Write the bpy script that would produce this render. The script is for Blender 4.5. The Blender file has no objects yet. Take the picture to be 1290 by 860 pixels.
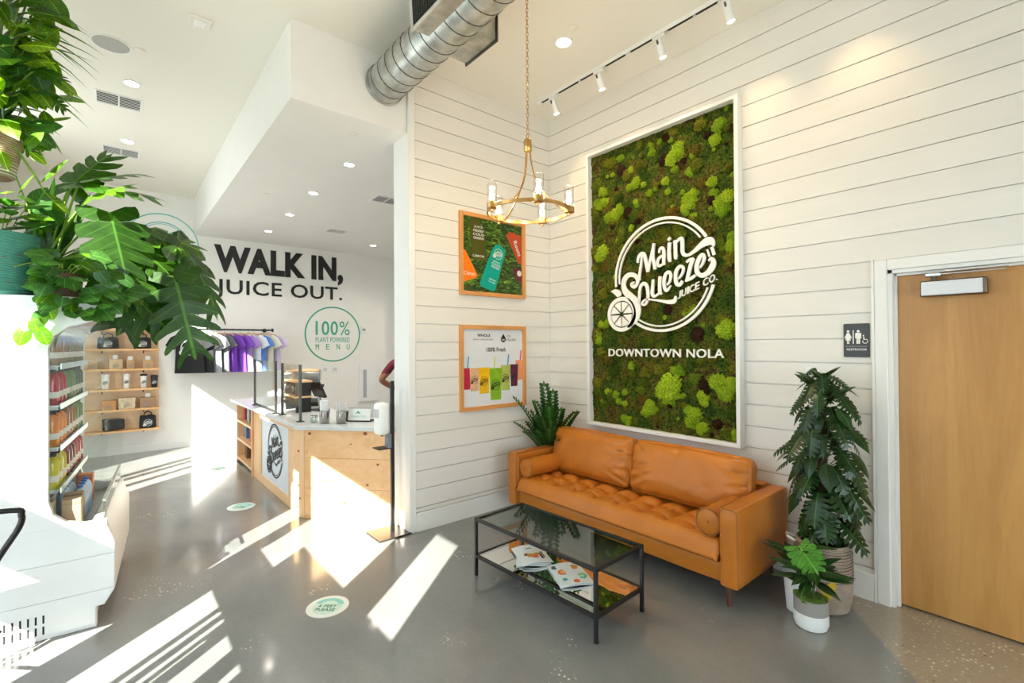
import bpy, bmesh, math, random
from mathutils import Vector as V, Matrix as Mx, noise as NZ
random.seed(7)
sc = bpy.context.scene
COL = sc.collection
R = math.radians
PI = math.pi

# ---------------------------------------------------------------- camera, sky, sun, exposure
cam = bpy.data.cameras.new('camera')
cam.sensor_width = 36.0
cam.lens = 598.8 / 1290 * 36.0
cam.clip_start = 0.02
co = bpy.data.objects.new('camera', cam)
COL.objects.link(co)
_f = V((-0.76674637, 0.64189931, 0.00807991))
_r = V((0.64187433, 0.76678852, -0.00571978))
_u = V((0.00986711, -0.00080067, 0.99995100))
co.matrix_world = Mx(((_r.x, _u.x, -_f.x, 3.69475), (_r.y, _u.y, -_f.y, -3.63418), (_r.z, _u.z, -_f.z, 1.6), (0, 0, 0, 1)))
sc.camera = co

world = bpy.data.worlds.new('sky')
sc.world = world
world.use_nodes = True
_bg = world.node_tree.nodes['Background']
_bg.inputs['Color'].default_value = (0.74, 0.88, 1.0, 1)
_bg.inputs['Strength'].default_value = 6.5

sun = bpy.data.lights.new('sun', 'SUN')
sun.energy = 36.0
sun.angle = R(0.35)
sun.color = (1.0, 0.94, 0.84)
so = bpy.data.objects.new('sun', sun)
COL.objects.link(so)
so.rotation_euler = V((-0.64, 0.77, -0.64)).to_track_quat('-Z', 'Y').to_euler()
so.location = (8, -12, 9)

sc.view_settings.view_transform = 'Standard'
sc.view_settings.look = 'None'
sc.view_settings.exposure = 0.07
sc.view_settings.gamma = 1.0
sc.view_settings.use_curve_mapping = False
sc.cycles.max_bounces = 10
sc.cycles.diffuse_bounces = 6
sc.cycles.transparent_max_bounces = 16
sc.cycles.sample_clamp_indirect = 6.0
sc.cycles.caustics_reflective = False
sc.cycles.caustics_refractive = False

# ---------------------------------------------------------------- helpers
class G:
    """collects simple shapes that become one mesh object"""
    def __init__(s):
        s.v = []; s.f = []
    def add(s, vs, fs, m=None):
        o = len(s.v)
        s.v += [tuple(m @ V(p)) if m else tuple(p) for p in vs]
        s.f += [tuple(i + o for i in f) for f in fs]
        return s
    def box(s, x0, x1, y0, y1, z0, z1, m=None):
        return s.add([(x0,y0,z0),(x1,y0,z0),(x1,y1,z0),(x0,y1,z0),(x0,y0,z1),(x1,y0,z1),(x1,y1,z1),(x0,y1,z1)],
                     [(3,2,1,0),(4,5,6,7),(0,1,5,4),(1,2,6,5),(2,3,7,6),(3,0,4,7)], m)
    def prism(s, poly, a, b, m=None):
        """poly of 2-D points (x, y) extruded in z from a to b"""
        n = len(poly)
        if sum(poly[i][0]*poly[(i+1)%n][1]-poly[(i+1)%n][0]*poly[i][1] for i in range(n)) < 0:
            poly = poly[::-1]
        vs = [(p[0], p[1], a) for p in poly] + [(p[0], p[1], b) for p in poly]
        fs = [tuple(range(n-1, -1, -1)), tuple(range(n, 2*n))] + [(i, (i+1) % n, n+(i+1) % n, n+i) for i in range(n)]
        return s.add(vs, fs, m)
    def tube(s, pts, r, n=8, closed=False, cap=True):
        pts = [V(p) for p in pts]; k = len(pts)
        rs = r if isinstance(r, (list, tuple)) else [r]*k
        vs = []; fs = []; prev = None
        for i, p in enumerate(pts):
            if closed: t = pts[(i+1) % k]-pts[i-1]
            else: t = pts[min(i+1, k-1)]-pts[max(i-1, 0)]
            t.normalize()
            if prev is None:
                prev = t.orthogonal().normalized()
            a = prev-t*prev.dot(t)
            a = a.normalized() if a.length > 1e-6 else t.orthogonal().normalized()
            prev = a; b = t.cross(a)
            for j in range(n):
                q = 2*PI*j/n
                vs.append(p+(a*math.cos(q)+b*math.sin(q))*rs[i])
        for i in range(k if closed else k-1):
            for j in range(n):
                i2 = (i+1) % k
                fs.append((i*n+j, i*n+(j+1) % n, i2*n+(j+1) % n, i2*n+j))
        if cap and not closed:
            fs += [tuple(range(n-1, -1, -1)), tuple(range((k-1)*n, k*n))]
        return s.add(vs, fs)
    def cyl(s, p, q, r, r2=None, n=14):
        return s.tube([p, q], [r, r if r2 is None else r2], n)
    def lathe(s, prof, n=20, o=(0,0,0), m=None, sx=1, sy=1):
        vs = []; fs = []; k = len(prof)
        for r, z in prof:
            for j in range(n):
                q = 2*PI*j/n
                vs.append((o[0]+sx*r*math.cos(q), o[1]+sy*r*math.sin(q), o[2]+z))
        for i in range(k-1):
            for j in range(n):
                fs.append((i*n+j, i*n+(j+1) % n, (i+1)*n+(j+1) % n, (i+1)*n+j))
        if prof[0][0] > 1e-5: fs.append(tuple(range(n-1, -1, -1)))
        if prof[-1][0] > 1e-5: fs.append(tuple(range((k-1)*n, k*n)))
        return s.add(vs, fs, m)
    def mesh(s, name, mat=None, smooth=False):
        me = bpy.data.meshes.new(name)
        me.from_pydata(s.v, [], s.f)
        if mat: me.materials.append(mat)
        if smooth:
            me.shade_smooth(); me.set_sharp_from_angle(angle=R(smooth if smooth > 1 else 40))
        return me
    def mk(s, name, mat, parent=None, smooth=False, bevel=0, **kw):
        return obj(name, s.mesh(name, mat, smooth), parent, bevel, **kw)

def tag(o, label=None, cat=None, group=None, kind=None):
    if label: o['label'] = label
    if cat: o['category'] = cat
    if group: o['group'] = group
    if kind: o['kind'] = kind
    return o
def obj(name, me, parent=None, bevel=0, label=None, cat=None, group=None, kind=None, loc=None, seg=2):
    o = bpy.data.objects.new(name, me)
    COL.objects.link(o)
    if parent: o.parent = parent
    if loc: o.location = loc
    if bevel:
        b = o.modifiers.new('bevel', 'BEVEL'); b.width = bevel; b.segments = seg; b.limit_method = 'ANGLE'; b.angle_limit = R(40)
        if me: me.shade_smooth(); me.set_sharp_from_angle(angle=R(30))
    return tag(o, label, cat, group, kind)
def thing(name, label, cat, loc=(0,0,0), rz=0, group=None, kind=None):
    o = bpy.data.objects.new(name, None)
    COL.objects.link(o)
    o.empty_display_size = .1; o.location = loc; o.rotation_euler = (0, 0, rz)
    return tag(o, label, cat, group, kind)
def struct(name, g, mat, parent=None, bevel=0, smooth=False):
    return g.mk(name, mat, parent, smooth, bevel, kind=None if parent else 'structure')
def dup(o, loc=None, rz=None, label=None, parent=None):
    c = o.copy(); COL.objects.link(c)
    if parent: c.parent = parent
    if loc is not None: c.location = loc
    if rz is not None: c.rotation_euler = (0, 0, rz)
    if label: c['label'] = label
    for ch in list(o.children): dup(ch, parent=c)
    return c
def rbox(sx, sy, sz, r, n=8, fn=None):
    """rounded box centred on the origin as (verts, faces); fn may push each vertex (p, unit) -> p"""
    bm = bmesh.new()
    bmesh.ops.create_cube(bm, size=2)
    bmesh.ops.subdivide_edges(bm, edges=bm.edges[:], cuts=n, use_grid_fill=True)
    h = V((sx/2, sy/2, sz/2)); out = []
    for v in bm.verts:
        u = v.co.copy(); p = V()
        # concentrate the grid near the edges
        q = V([math.copysign(1-(1-abs(c))**1.35, c) for c in u])
        w = V((q.x*h.x, q.y*h.y, q.z*h.z))
        inner = V([max(-(h[i]-r), min(h[i]-r, w[i])) for i in range(3)])
        d = w-inner
        p = inner+(d.normalized()*r if d.length > 1e-9 else d)
        if fn: p = fn(p, q)
        out.append(tuple(p))
    fs = [tuple(v.index for v in f.verts) for f in bm.faces]
    bm.free()
    return out, fs
def crom(pts, k=5):
    """Catmull-Rom through tuples of any size"""
    out = []; n = len(pts)
    for i in range(n-1):
        p0, p1, p2, p3 = pts[max(i-1,0)], pts[i], pts[i+1], pts[min(i+2,n-1)]
        for j in range(k):
            t = j/k
            out.append(tuple(.5*(2*b+(c-a)*t+(2*a-5*b+4*c-d)*t*t+(3*b-a-3*c+d)*t**3) for a, b, c, d in zip(p0, p1, p2, p3)))
    out.append(tuple(pts[-1]))
    return out
def ribbon(g, pts, a, b, k=5, m=None):
    """stroke of (x, y, width) points as an extruded strip between z=a and z=b"""
    p = crom(pts, k); n = len(p); L = []; Rr = []
    for i in range(n):
        t = V((p[min(i+1,n-1)][0]-p[max(i-1,0)][0], p[min(i+1,n-1)][1]-p[max(i-1,0)][1]))
        t = t.normalized() if t.length > 1e-9 else V((1,0))
        w = max(p[i][2], .001)/2
        L.append((p[i][0]-t.y*w, p[i][1]+t.x*w)); Rr.append((p[i][0]+t.y*w, p[i][1]-t.x*w))
    vs = []; fs = []
    for l, r in zip(L, Rr): vs += [(l[0],l[1],a),(r[0],r[1],a),(r[0],r[1],b),(l[0],l[1],b)]
    for i in range(n-1):
        o = 4*i; q = o+4
        fs += [(o+3,o+2,q+2,q+3),(o+1,o,q,q+1),(o,o+3,q+3,q),(o+2,o+1,q+1,q+2)]
    fs += [(0,1,2,3),(4*n-1,4*n-2,4*n-3,4*n-4)]
    return g.add(vs, fs, m)
def circ(r, n=32, cx=0, cy=0, a0=0, a1=2*PI):
    full = abs(a1-a0-2*PI) < 1e-6
    return [(cx+r*math.cos(a0+(a1-a0)*i/(n if full else n-1)), cy+r*math.sin(a0+(a1-a0)*i/(n if full else n-1))) for i in range(n)]
def arcband(g, r0, r1, a0, a1, z0, z1, n=24, m=None, cx=0, cy=0):
    vs = []; fs = []
    for i in range(n+1):
        q = a0+(a1-a0)*i/n; c, s = math.cos(q), math.sin(q)
        vs += [(cx+r0*c,cy+r0*s,z0),(cx+r1*c,cy+r1*s,z0),(cx+r1*c,cy+r1*s,z1),(cx+r0*c,cy+r0*s,z1)]
    for i in range(n):
        o = 4*i; q = o+4
        fs += [(o+3,o+2,q+2,q+3),(o+1,o,q,q+1),(o,o+3,q+3,q),(o+2,o+1,q+1,q+2)]
    if abs(a1-a0-2*PI) > 1e-4: fs += [(0,1,2,3),(4*n+3,4*n+2,4*n+1,4*n)]
    return g.add(vs, fs, m)
# print frames: a 4x4 matrix that maps (x right, y up, z out of the surface) into the world / a parent
def frame(o, ex, ey):
    ex = V(ex).normalized(); ey = V(ey).normalized(); ez = ex.cross(ey)
    return Mx(((ex.x,ey.x,ez.x,o[0]),(ex.y,ey.y,ez.y,o[1]),(ex.z,ey.z,ez.z,o[2]),(0,0,0,1)))
_tc = {}
def text_geo(s, weight=0.0):
    """(verts, faces) of a flat text, one unit box 0..1 x 0..1"""
    if (s, weight) in _tc: return _tc[(s, weight)]
    cu = bpy.data.curves.new('txt', 'FONT'); cu.body = s; cu.offset = weight; cu.resolution_u = 3; cu.space_character = 1.06
    o = bpy.data.objects.new('txt', cu); COL.objects.link(o)
    dg = bpy.context.evaluated_depsgraph_get(); dg.update()
    me = bpy.data.meshes.new_from_object(o.evaluated_get(dg))
    vs = [tuple(v.co) for v in me.vertices]; fs = [tuple(p.vertices) for p in me.polygons]
    bpy.data.objects.remove(o); bpy.data.curves.remove(cu); bpy.data.meshes.remove(me)
    x0 = min(v[0] for v in vs); x1 = max(v[0] for v in vs); y0 = min(v[1] for v in vs); y1 = max(v[1] for v in vs)
    vs = [((v[0]-x0)/(x1-x0), (v[1]-y0)/(y1-y0), 0) for v in vs]
    _tc[(s, weight)] = (vs, fs)
    return vs, fs
def thicken(g, vs, fs, z0, z1, m=None):
    n = len(vs); cnt = {}
    for f in fs:
        for i in range(len(f)):
            e = (f[i], f[(i+1) % len(f)]); cnt[e] = 1
    V2 = [(v[0],v[1],z0) for v in vs]+[(v[0],v[1],z1) for v in vs]
    F2 = [tuple(reversed(f)) for f in fs]+[tuple(i+n for i in f) for f in fs]
    for a, b in cnt:
        if (b, a) not in cnt: F2.append((a, b, b+n, a+n))
    return g.add(V2, F2, m)
def text(g, s, x, y, w, h, z0, z1, m=None, weight=0.0):
    vs, fs = text_geo(s, weight)
    return thicken(g, [(x+v[0]*w, y+v[1]*h, 0) for v in vs], fs, z0, z1, m)
def text_letters(s, x, y, w, h, z0, z1, m, mat, parent, weight=0.0, name='letter'):
    """each letter a mesh of its own"""
    vs, fs = text_geo(s, weight)
    par = list(range(len(vs)))
    def find(i):
        while par[i] != i: par[i] = par[par[i]]; i = par[i]
        return i
    for f in fs:
        for i in f[1:]: par[find(i)] = find(f[0])
    isl = {}
    for f in fs: isl.setdefault(find(f[0]), []).append(f)
    for root, ff in sorted(isl.items(), key=lambda kv: min(vs[i][0] for f in kv[1] for i in f)):
        ids = sorted({i for f in ff for i in f}); mp = {i: k for k, i in enumerate(ids)}
        g = G()
        thicken(g, [(x+vs[i][0]*w, y+vs[i][1]*h, 0) for i in ids], [tuple(mp[i] for i in f) for f in ff], z0, z1, m)
        g.mk(name, mat, parent)

# ---------------------------------------------------------------- materials (all procedural)
def newmat(name):
    m = bpy.data.materials.new(name); m.use_nodes = True
    nt = m.node_tree
    return m, nt, nt.nodes['Principled BSDF']
def node(nt, t, **kw):
    n = nt.nodes.new(t)
    for k, v in kw.items():
        if k in n.inputs: n.inputs[k].default_value = v
        else: setattr(n, k, v)
    return n
def c4(c): return (c[0], c[1], c[2], 1)
def M(name, col, rough=.5, metal=0, var=0.0, scale=8, bump=0, bscale=60, emit=None, es=1, coat=0, spec=.5, stretch=None, col2=None, rnd=None, trans=0, ior=1.45, sheen=0, detail=4):
    """principled material; colour mottled by noise (var / col2), relief by bump, per-object tint by rnd"""
    m, nt, b = newmat(name)
    b.inputs['Roughness'].default_value = rough; b.inputs['Metallic'].default_value = metal
    b.inputs['Specular IOR Level'].default_value = spec; b.inputs['Coat Weight'].default_value = coat
    b.inputs['Transmission Weight'].default_value = trans; b.inputs['IOR'].default_value = ior
    b.inputs['Sheen Weight'].default_value = sheen
    tc = node(nt, 'ShaderNodeTexCoord'); mp = node(nt, 'ShaderNodeMapping')
    if stretch: mp.inputs['Scale'].default_value = stretch
    nt.links.new(tc.outputs['Object'], mp.inputs['Vector'])
    nz = node(nt, 'ShaderNodeTexNoise', Scale=scale, Detail=detail, Roughness=.6)
    nt.links.new(mp.outputs['Vector'], nz.inputs['Vector'])
    c2 = col2 or tuple(max(0, c*(1-var)) for c in col); c1 = col if col2 else tuple(min(1, c*(1+var*.6)) for c in col)
    rp = node(nt, 'ShaderNodeValToRGB')
    rp.color_ramp.elements[0].position = .32; rp.color_ramp.elements[1].position = .68
    rp.color_ramp.elements[0].color = c4(c2); rp.color_ramp.elements[1].color = c4(c1)
    nt.links.new(nz.outputs['Fac'], rp.inputs['Fac'])
    out = rp.outputs['Color']
    if rnd:
        oi = node(nt, 'ShaderNodeObjectInfo'); r2 = node(nt, 'ShaderNodeValToRGB')
        el = r2.color_ramp.elements
        el[0].color = c4(rnd[0]); el[1].color = c4(rnd[-1])
        for i, c in enumerate(rnd[1:-1]):
            e = el.new((i+1)/(len(rnd)-1)); e.color = c4(c)
        nt.links.new(oi.outputs['Random'], r2.inputs['Fac'])
        mx = node(nt, 'ShaderNodeMix', data_type='RGBA', blend_type='MULTIPLY'); mx.inputs[0].default_value = 1
        nt.links.new(out, mx.inputs[6]); nt.links.new(r2.outputs['Color'], mx.inputs[7]); out = mx.outputs[2]
    nt.links.new(out, b.inputs['Base Color'])
    if bump:
        n2 = node(nt, 'ShaderNodeTexNoise', Scale=bscale, Detail=5, Roughness=.65)
        nt.links.new(mp.outputs['Vector'], n2.inputs['Vector'])
        bp = node(nt, 'ShaderNodeBump', Strength=bump, Distance=.01)
        nt.links.new(n2.outputs['Fac'], bp.inputs['Height']); nt.links.new(bp.outputs['Normal'], b.inputs['Normal'])
    if emit:
        b.inputs['Emission Color'].default_value = c4(emit); b.inputs['Emission Strength'].default_value = es
    return m
def glass(name, tint=(1,1,1), refl=.12, rough=0.0):
    """thin pane: mostly see-through with a mirror-like film"""
    m, nt, b = newmat(name); nt.nodes.remove(b)
    tr = node(nt, 'ShaderNodeBsdfTransparent', Color=c4(tint)); gl = node(nt, 'ShaderNodeBsdfGlossy', Roughness=rough)
    fr = node(nt, 'ShaderNodeLayerWeight', Blend=.5); pw = node(nt, 'ShaderNodeMath', operation='POWER'); pw.inputs[1].default_value = 5
    nt.links.new(fr.outputs['Facing'], pw.inputs[0])
    mu = node(nt, 'ShaderNodeMath', operation='MULTIPLY_ADD'); mu.inputs[1].default_value = .9; mu.inputs[2].default_value = refl*.3
    mx = node(nt, 'ShaderNodeMixShader')
    nt.links.new(pw.outputs[0], mu.inputs[0]); nt.links.new(mu.outputs[0], mx.inputs[0])
    nt.links.new(tr.outputs[0], mx.inputs[1]); nt.links.new(gl.outputs[0], mx.inputs[2])
    nt.links.new(mx.outputs[0], nt.nodes['Material Output'].inputs[0])
    return m
def wood(name, col, dark, scale=1.0, axis='Z', rough=.45, knots=0.0, coat=0):
    """long-grained wood; grain runs along axis"""
    m, nt, b = newmat(name)
    b.inputs['Roughness'].default_value = rough; b.inputs['Coat Weight'].default_value = coat
    tc = node(nt, 'ShaderNodeTexCoord'); mp = node(nt, 'ShaderNodeMapping')
    st = [9*scale]*3; st['XYZ'.index(axis)] = .9*scale
    mp.inputs['Scale'].default_value = st
    nt.links.new(tc.outputs['Object'], mp.inputs['Vector'])
    n1 = node(nt, 'ShaderNodeTexNoise', Scale=1.2, Detail=7, Roughness=.62, Distortion=.9)
    n2 = node(nt, 'ShaderNodeTexNoise', Scale=9, Detail=3, Roughness=.7)
    nt.links.new(mp.outputs[0], n1.inputs['Vector']); nt.links.new(mp.outputs[0], n2.inputs['Vector'])
    ad = node(nt, 'ShaderNodeMath', operation='MULTIPLY_ADD'); ad.inputs[1].default_value = .28
    nt.links.new(n2.outputs['Fac'], ad.inputs[0]); nt.links.new(n1.outputs['Fac'], ad.inputs[2])
    rp = node(nt, 'ShaderNodeValToRGB'); el = rp.color_ramp.elements
    el[0].position = .42; el[0].color = c4(dark); el[1].position = .78; el[1].color = c4(col)
    nt.links.new(ad.outputs[0], rp.inputs['Fac'])
    nt.links.new(rp.outputs[0], b.inputs['Base Color'])
    bp = node(nt, 'ShaderNodeBump', Strength=.06, Distance=.004)
    nt.links.new(ad.outputs[0], bp.inputs['Height']); nt.links.new(bp.outputs[0], b.inputs['Normal'])
    return m
def leafmat(name, base, tip, rnd, rough=.38, trl=.35):
    """leaf with some light passing through it"""
    m, nt, b = newmat(name)
    tc = node(nt, 'ShaderNodeTexCoord'); nz = node(nt, 'ShaderNodeTexNoise', Scale=5, Detail=3)
    nt.links.new(tc.outputs['Object'], nz.inputs['Vector'])
    rp = node(nt, 'ShaderNodeValToRGB'); rp.color_ramp.elements[0].position = .35; rp.color_ramp.elements[1].position = .7
    rp.color_ramp.elements[0].color = c4(base); rp.color_ramp.elements[1].color = c4(tip)
    nt.links.new(nz.outputs['Fac'], rp.inputs['Fac'])
    # pale midrib and side veins drawn from the leaf's own coordinates
    sp_ = node(nt, 'ShaderNodeSeparateXYZ'); nt.links.new(tc.outputs['Object'], sp_.inputs[0])
    ab = node(nt, 'ShaderNodeMath', operation='ABSOLUTE'); nt.links.new(sp_.outputs[0], ab.inputs[0])
    rib = node(nt, 'ShaderNodeMapRange'); rib.inputs[1].default_value = .008; rib.inputs[2].default_value = .022; rib.inputs[3].default_value = 1; rib.inputs[4].default_value = 0
    nt.links.new(ab.outputs[0], rib.inputs[0])
    sv = node(nt, 'ShaderNodeMath', operation='MULTIPLY_ADD'); sv.inputs[1].default_value = -.55; nt.links.new(ab.outputs[0], sv.inputs[0]); nt.links.new(sp_.outputs[1], sv.inputs[2])
    sm = node(nt, 'ShaderNodeMath', operation='MULTIPLY'); sm.inputs[1].default_value = 44; nt.links.new(sv.outputs[0], sm.inputs[0])
    sn = node(nt, 'ShaderNodeMath', operation='SINE'); nt.links.new(sm.outputs[0], sn.inputs[0])
    vr = node(nt, 'ShaderNodeMapRange'); vr.inputs[1].default_value = .88; vr.inputs[2].default_value = 1; vr.inputs[4].default_value = .45; nt.links.new(sn.outputs[0], vr.inputs[0])
    mxv = node(nt, 'ShaderNodeMath', operation='MAXIMUM'); nt.links.new(rib.outputs[0], mxv.inputs[0]); nt.links.new(vr.outputs[0], mxv.inputs[1])
    vm = node(nt, 'ShaderNodeMix', data_type='RGBA'); nt.links.new(mxv.outputs[0], vm.inputs[0]); nt.links.new(rp.outputs[0], vm.inputs[6])
    vm.inputs[7].default_value = c4(tuple(min(1, c*1.9+.02) for c in tip))
    oi = node(nt, 'ShaderNodeObjectInfo'); r2 = node(nt, 'ShaderNodeValToRGB'); el = r2.color_ramp.elements
    el[0].color = c4(rnd[0]); el[1].color = c4(rnd[1])
    nt.links.new(oi.outputs['Random'], r2.inputs['Fac'])
    mx = node(nt, 'ShaderNodeMix', data_type='RGBA', blend_type='MULTIPLY'); mx.inputs[0].default_value = 1
    nt.links.new(vm.outputs[2], mx.inputs[6]); nt.links.new(r2.outputs[0], mx.inputs[7])
    nt.links.new(mx.outputs[2], b.inputs['Base Color']); b.inputs['Roughness'].default_value = rough
    tl = node(nt, 'ShaderNodeBsdfTranslucent'); ms = node(nt, 'ShaderNodeMixShader'); ms.inputs[0].default_value = trl
    hs = node(nt, 'ShaderNodeHueSaturation', Saturation=1.15, Value=1.6)
    nt.links.new(mx.outputs[2], hs.inputs['Color']); nt.links.new(hs.outputs[0], tl.inputs['Color'])
    nt.links.new(b.outputs[0], ms.inputs[1]); nt.links.new(tl.outputs[0], ms.inputs[2])
    nt.links.new(ms.outputs[0], nt.nodes['Material Output'].inputs[0])
    return m

WALL = M('wall_paint', (.80,.785,.75), .55, var=.02, scale=3)
BOARD = M('shiplap_paint', (.76,.732,.68), .42, var=.025, scale=2, stretch=(1,1,6), rnd=[(.97,.97,.97),(1,1,1)])
TRIM = M('trim_paint', (.80,.79,.76), .4)
CEIL = M('ceiling_paint', (.80,.775,.70), .7)
WHITE = M('white_enamel', (.82,.82,.80), .35)
WHITEP = M('white_plastic', (.78,.78,.77), .3)
BLACK = M('black_metal', (.012,.012,.013), .42, var=.2)
BLACKP = M('black_vinyl', (.010,.010,.011), .5)
STEEL = M('brushed_steel', (.38,.37,.355), .25, 1, var=.12, scale=3, stretch=(1,1,12))
ALU = M('aluminium', (.62,.63,.62), .35, 1)
GALV = M('galvanised_steel', (.50,.52,.50), .36, 1, var=.35, scale=9, bump=.08, bscale=12, detail=6)
GALVD = M('dark_steel_seam', (.09,.09,.085), .5, .6)
BRASS = M('aged_brass', (.62,.36,.13), .3, 1, var=.25, scale=12)
LEATHER = M('tan_leather', (.50,.160,.018), .36, var=.12, scale=3, bump=.10, bscale=60, spec=.4)
LEATHERP = M('tan_leather_piping', (.30,.105,.028), .45, var=.1)
WALNUT = wood('walnut_leg', (.11,.035,.015), (.05,.016,.008), 1, 'Z')
DOORW = wood('birch_door', (.55,.285,.085), (.40,.185,.045), .55, 'Z', .4)
PINE = wood('pine', (.85,.54,.29), (.74,.41,.185), .7, 'X', .42)
PINEV = wood('pine_upright', (.85,.54,.29), (.72,.40,.185), .7, 'Z', .42)
FRAMEW = wood('oak_frame', (.72,.34,.11), (.55,.23,.06), 1.2, 'Y', .4)
FRAMEWV = wood('oak_frame_upright', (.72,.34,.11), (.55,.23,.06), 1.2, 'Z', .4)
KNOT = M('pine_knot', (.30,.09,.035), .5, var=.4, scale=60)
SHELFW = wood('shelf_pine', (.76,.47,.22), (.62,.34,.13), 1, 'Y', .45)
GLASS = glass('clear_glass', (.97,.99,.98), .1)
TGLASS = glass('grey_table_glass', (.74,.80,.79), .30)
MIRROR = M('mirror', (.86,.88,.86), .015, 1)
TEAL = M('teal_vinyl', (.045,.36,.25), .5)
TEAL2 = M('pale_teal_vinyl', (.16,.50,.46), .5)
HOLESHADE = M('recess_shade', (.012,.012,.012), .8)  # near-black colour standing in for shade inside holes and gaps
KRAFT = M('kraft_card', (.50,.31,.15), .7, var=.12, scale=10)
SOIL = M('potting_soil', (.035,.022,.014), .9, var=.5, scale=50, bump=.5, bscale=70)
LAMPE = M('lamp_lens', (1,1,1), .4, emit=(1,.93,.82), es=22)
MAROON = M('maroon_cotton', (.16,.018,.030), .8, var=.15, bump=.1)
SKIN = M('skin', (.36,.165,.095), .5, var=.06)

# ---------------------------------------------------------------- the room: floor, ceilings, walls
def floor_mat():
    m, nt, b = newmat('polished_concrete')
    tc = node(nt, 'ShaderNodeTexCoord')
    def nz(s, d=6, r=.6, dist=0):
        n = node(nt, 'ShaderNodeTexNoise', Scale=s, Detail=d, Roughness=r, Distortion=dist); nt.links.new(tc.outputs['Object'], n.inputs['Vector']); return n
    def ramp(fac, stops):
        r = node(nt, 'ShaderNodeValToRGB'); el = r.color_ramp.elements
        el[0].position, el[0].color = stops[0][0], c4(stops[0][1]); el[1].position, el[1].color = stops[-1][0], c4(stops[-1][1])
        for p, c in stops[1:-1]:
            e = el.new(p); e.color = c4(c)
        nt.links.new(fac, r.inputs['Fac']); return r
    def mix(f, a, c):
        x = node(nt, 'ShaderNodeMix', data_type='RGBA')
        nt.links.new(f, x.inputs[0]); nt.links.new(a, x.inputs[6]); nt.links.new(c, x.inputs[7]); return x.outputs[2]
    big = nz(.9, 5, .55, .6); fine = nz(40, 6, .75)
    base = ramp(big.outputs['Fac'], [(.3, (.155,.160,.157)), (.52, (.205,.206,.200)), (.75, (.265,.260,.246))]).outputs[0]
    fr = ramp(fine.outputs['Fac'], [(.3, (.92,.92,.92)), (.7, (1.05,1.05,1.05))]).outputs[0]
    mu = node(nt, 'ShaderNodeMix', data_type='RGBA', blend_type='MULTIPLY'); mu.inputs[0].default_value = 1
    nt.links.new(base, mu.inputs[6]); nt.links.new(fr, mu.inputs[7]); grey = mu.outputs[2]
    # bare aggregate by the restroom door, its warm tone also painting in brighter light
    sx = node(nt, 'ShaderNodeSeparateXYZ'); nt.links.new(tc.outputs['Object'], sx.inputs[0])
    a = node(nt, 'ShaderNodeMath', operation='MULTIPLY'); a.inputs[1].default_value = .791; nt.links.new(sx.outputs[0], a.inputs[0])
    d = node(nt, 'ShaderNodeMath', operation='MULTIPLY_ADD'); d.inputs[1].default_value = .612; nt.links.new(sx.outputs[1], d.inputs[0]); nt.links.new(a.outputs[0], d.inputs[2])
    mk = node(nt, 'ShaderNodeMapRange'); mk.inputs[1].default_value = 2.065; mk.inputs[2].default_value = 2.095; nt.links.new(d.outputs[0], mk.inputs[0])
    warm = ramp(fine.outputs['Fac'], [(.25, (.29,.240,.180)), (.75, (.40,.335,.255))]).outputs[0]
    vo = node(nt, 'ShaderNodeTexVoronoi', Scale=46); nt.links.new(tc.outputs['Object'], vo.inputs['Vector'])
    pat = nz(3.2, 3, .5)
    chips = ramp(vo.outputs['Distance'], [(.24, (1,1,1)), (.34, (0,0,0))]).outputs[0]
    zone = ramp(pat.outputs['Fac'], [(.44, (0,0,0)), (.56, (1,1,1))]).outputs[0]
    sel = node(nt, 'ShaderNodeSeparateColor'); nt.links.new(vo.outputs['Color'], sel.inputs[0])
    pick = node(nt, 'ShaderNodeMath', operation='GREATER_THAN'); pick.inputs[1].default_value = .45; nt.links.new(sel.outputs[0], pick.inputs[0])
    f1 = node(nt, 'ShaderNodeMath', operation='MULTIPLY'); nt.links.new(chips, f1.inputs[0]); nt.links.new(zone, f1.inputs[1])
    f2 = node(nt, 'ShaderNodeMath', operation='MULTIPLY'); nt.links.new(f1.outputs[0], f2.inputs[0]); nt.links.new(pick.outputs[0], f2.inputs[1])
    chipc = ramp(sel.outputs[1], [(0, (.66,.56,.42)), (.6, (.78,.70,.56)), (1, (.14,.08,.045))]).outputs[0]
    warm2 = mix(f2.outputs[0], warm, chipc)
    # a few scattered pale chips in the grey floor too
    pat2 = nz(1.7, 2, .5); z2 = ramp(pat2.outputs['Fac'], [(.60, (0,0,0)), (.66, (1,1,1))]).outputs[0]
    f3 = node(nt, 'ShaderNodeMath', operation='MULTIPLY'); nt.links.new(f2.outputs[0], f3.inputs[0]); nt.links.new(z2, f3.inputs[1])
    grey2 = mix(f3.outputs[0], grey, chipc)
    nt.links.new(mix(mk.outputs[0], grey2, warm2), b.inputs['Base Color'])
    rr = node(nt, 'ShaderNodeMapRange'); rr.inputs[3].default_value = .09; rr.inputs[4].default_value = .24
    nt.links.new(big.outputs['Fac'], rr.inputs[0]); nt.links.new(rr.outputs[0], b.inputs['Roughness'])
    b.inputs['Specular IOR Level'].default_value = .5; b.inputs['Coat Weight'].default_value = .35; b.inputs['Coat Roughness'].default_value = .07
    bp = node(nt, 'ShaderNodeBump', Strength=.012, Distance=.01); nt.links.new(fine.outputs['Fac'], bp.inputs['Height']); nt.links.new(bp.outputs[0], b.inputs['Normal'])
    return m
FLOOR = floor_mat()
X0, X1, Y0, Y1, ZC, ZS = -5.55, 6.6, -4.8, 0.0, 4.02, 3.43
struct('floor', G().box(X0-.2, X1+.2, Y0-.2, 2.6, -.12, 0), FLOOR)
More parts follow.
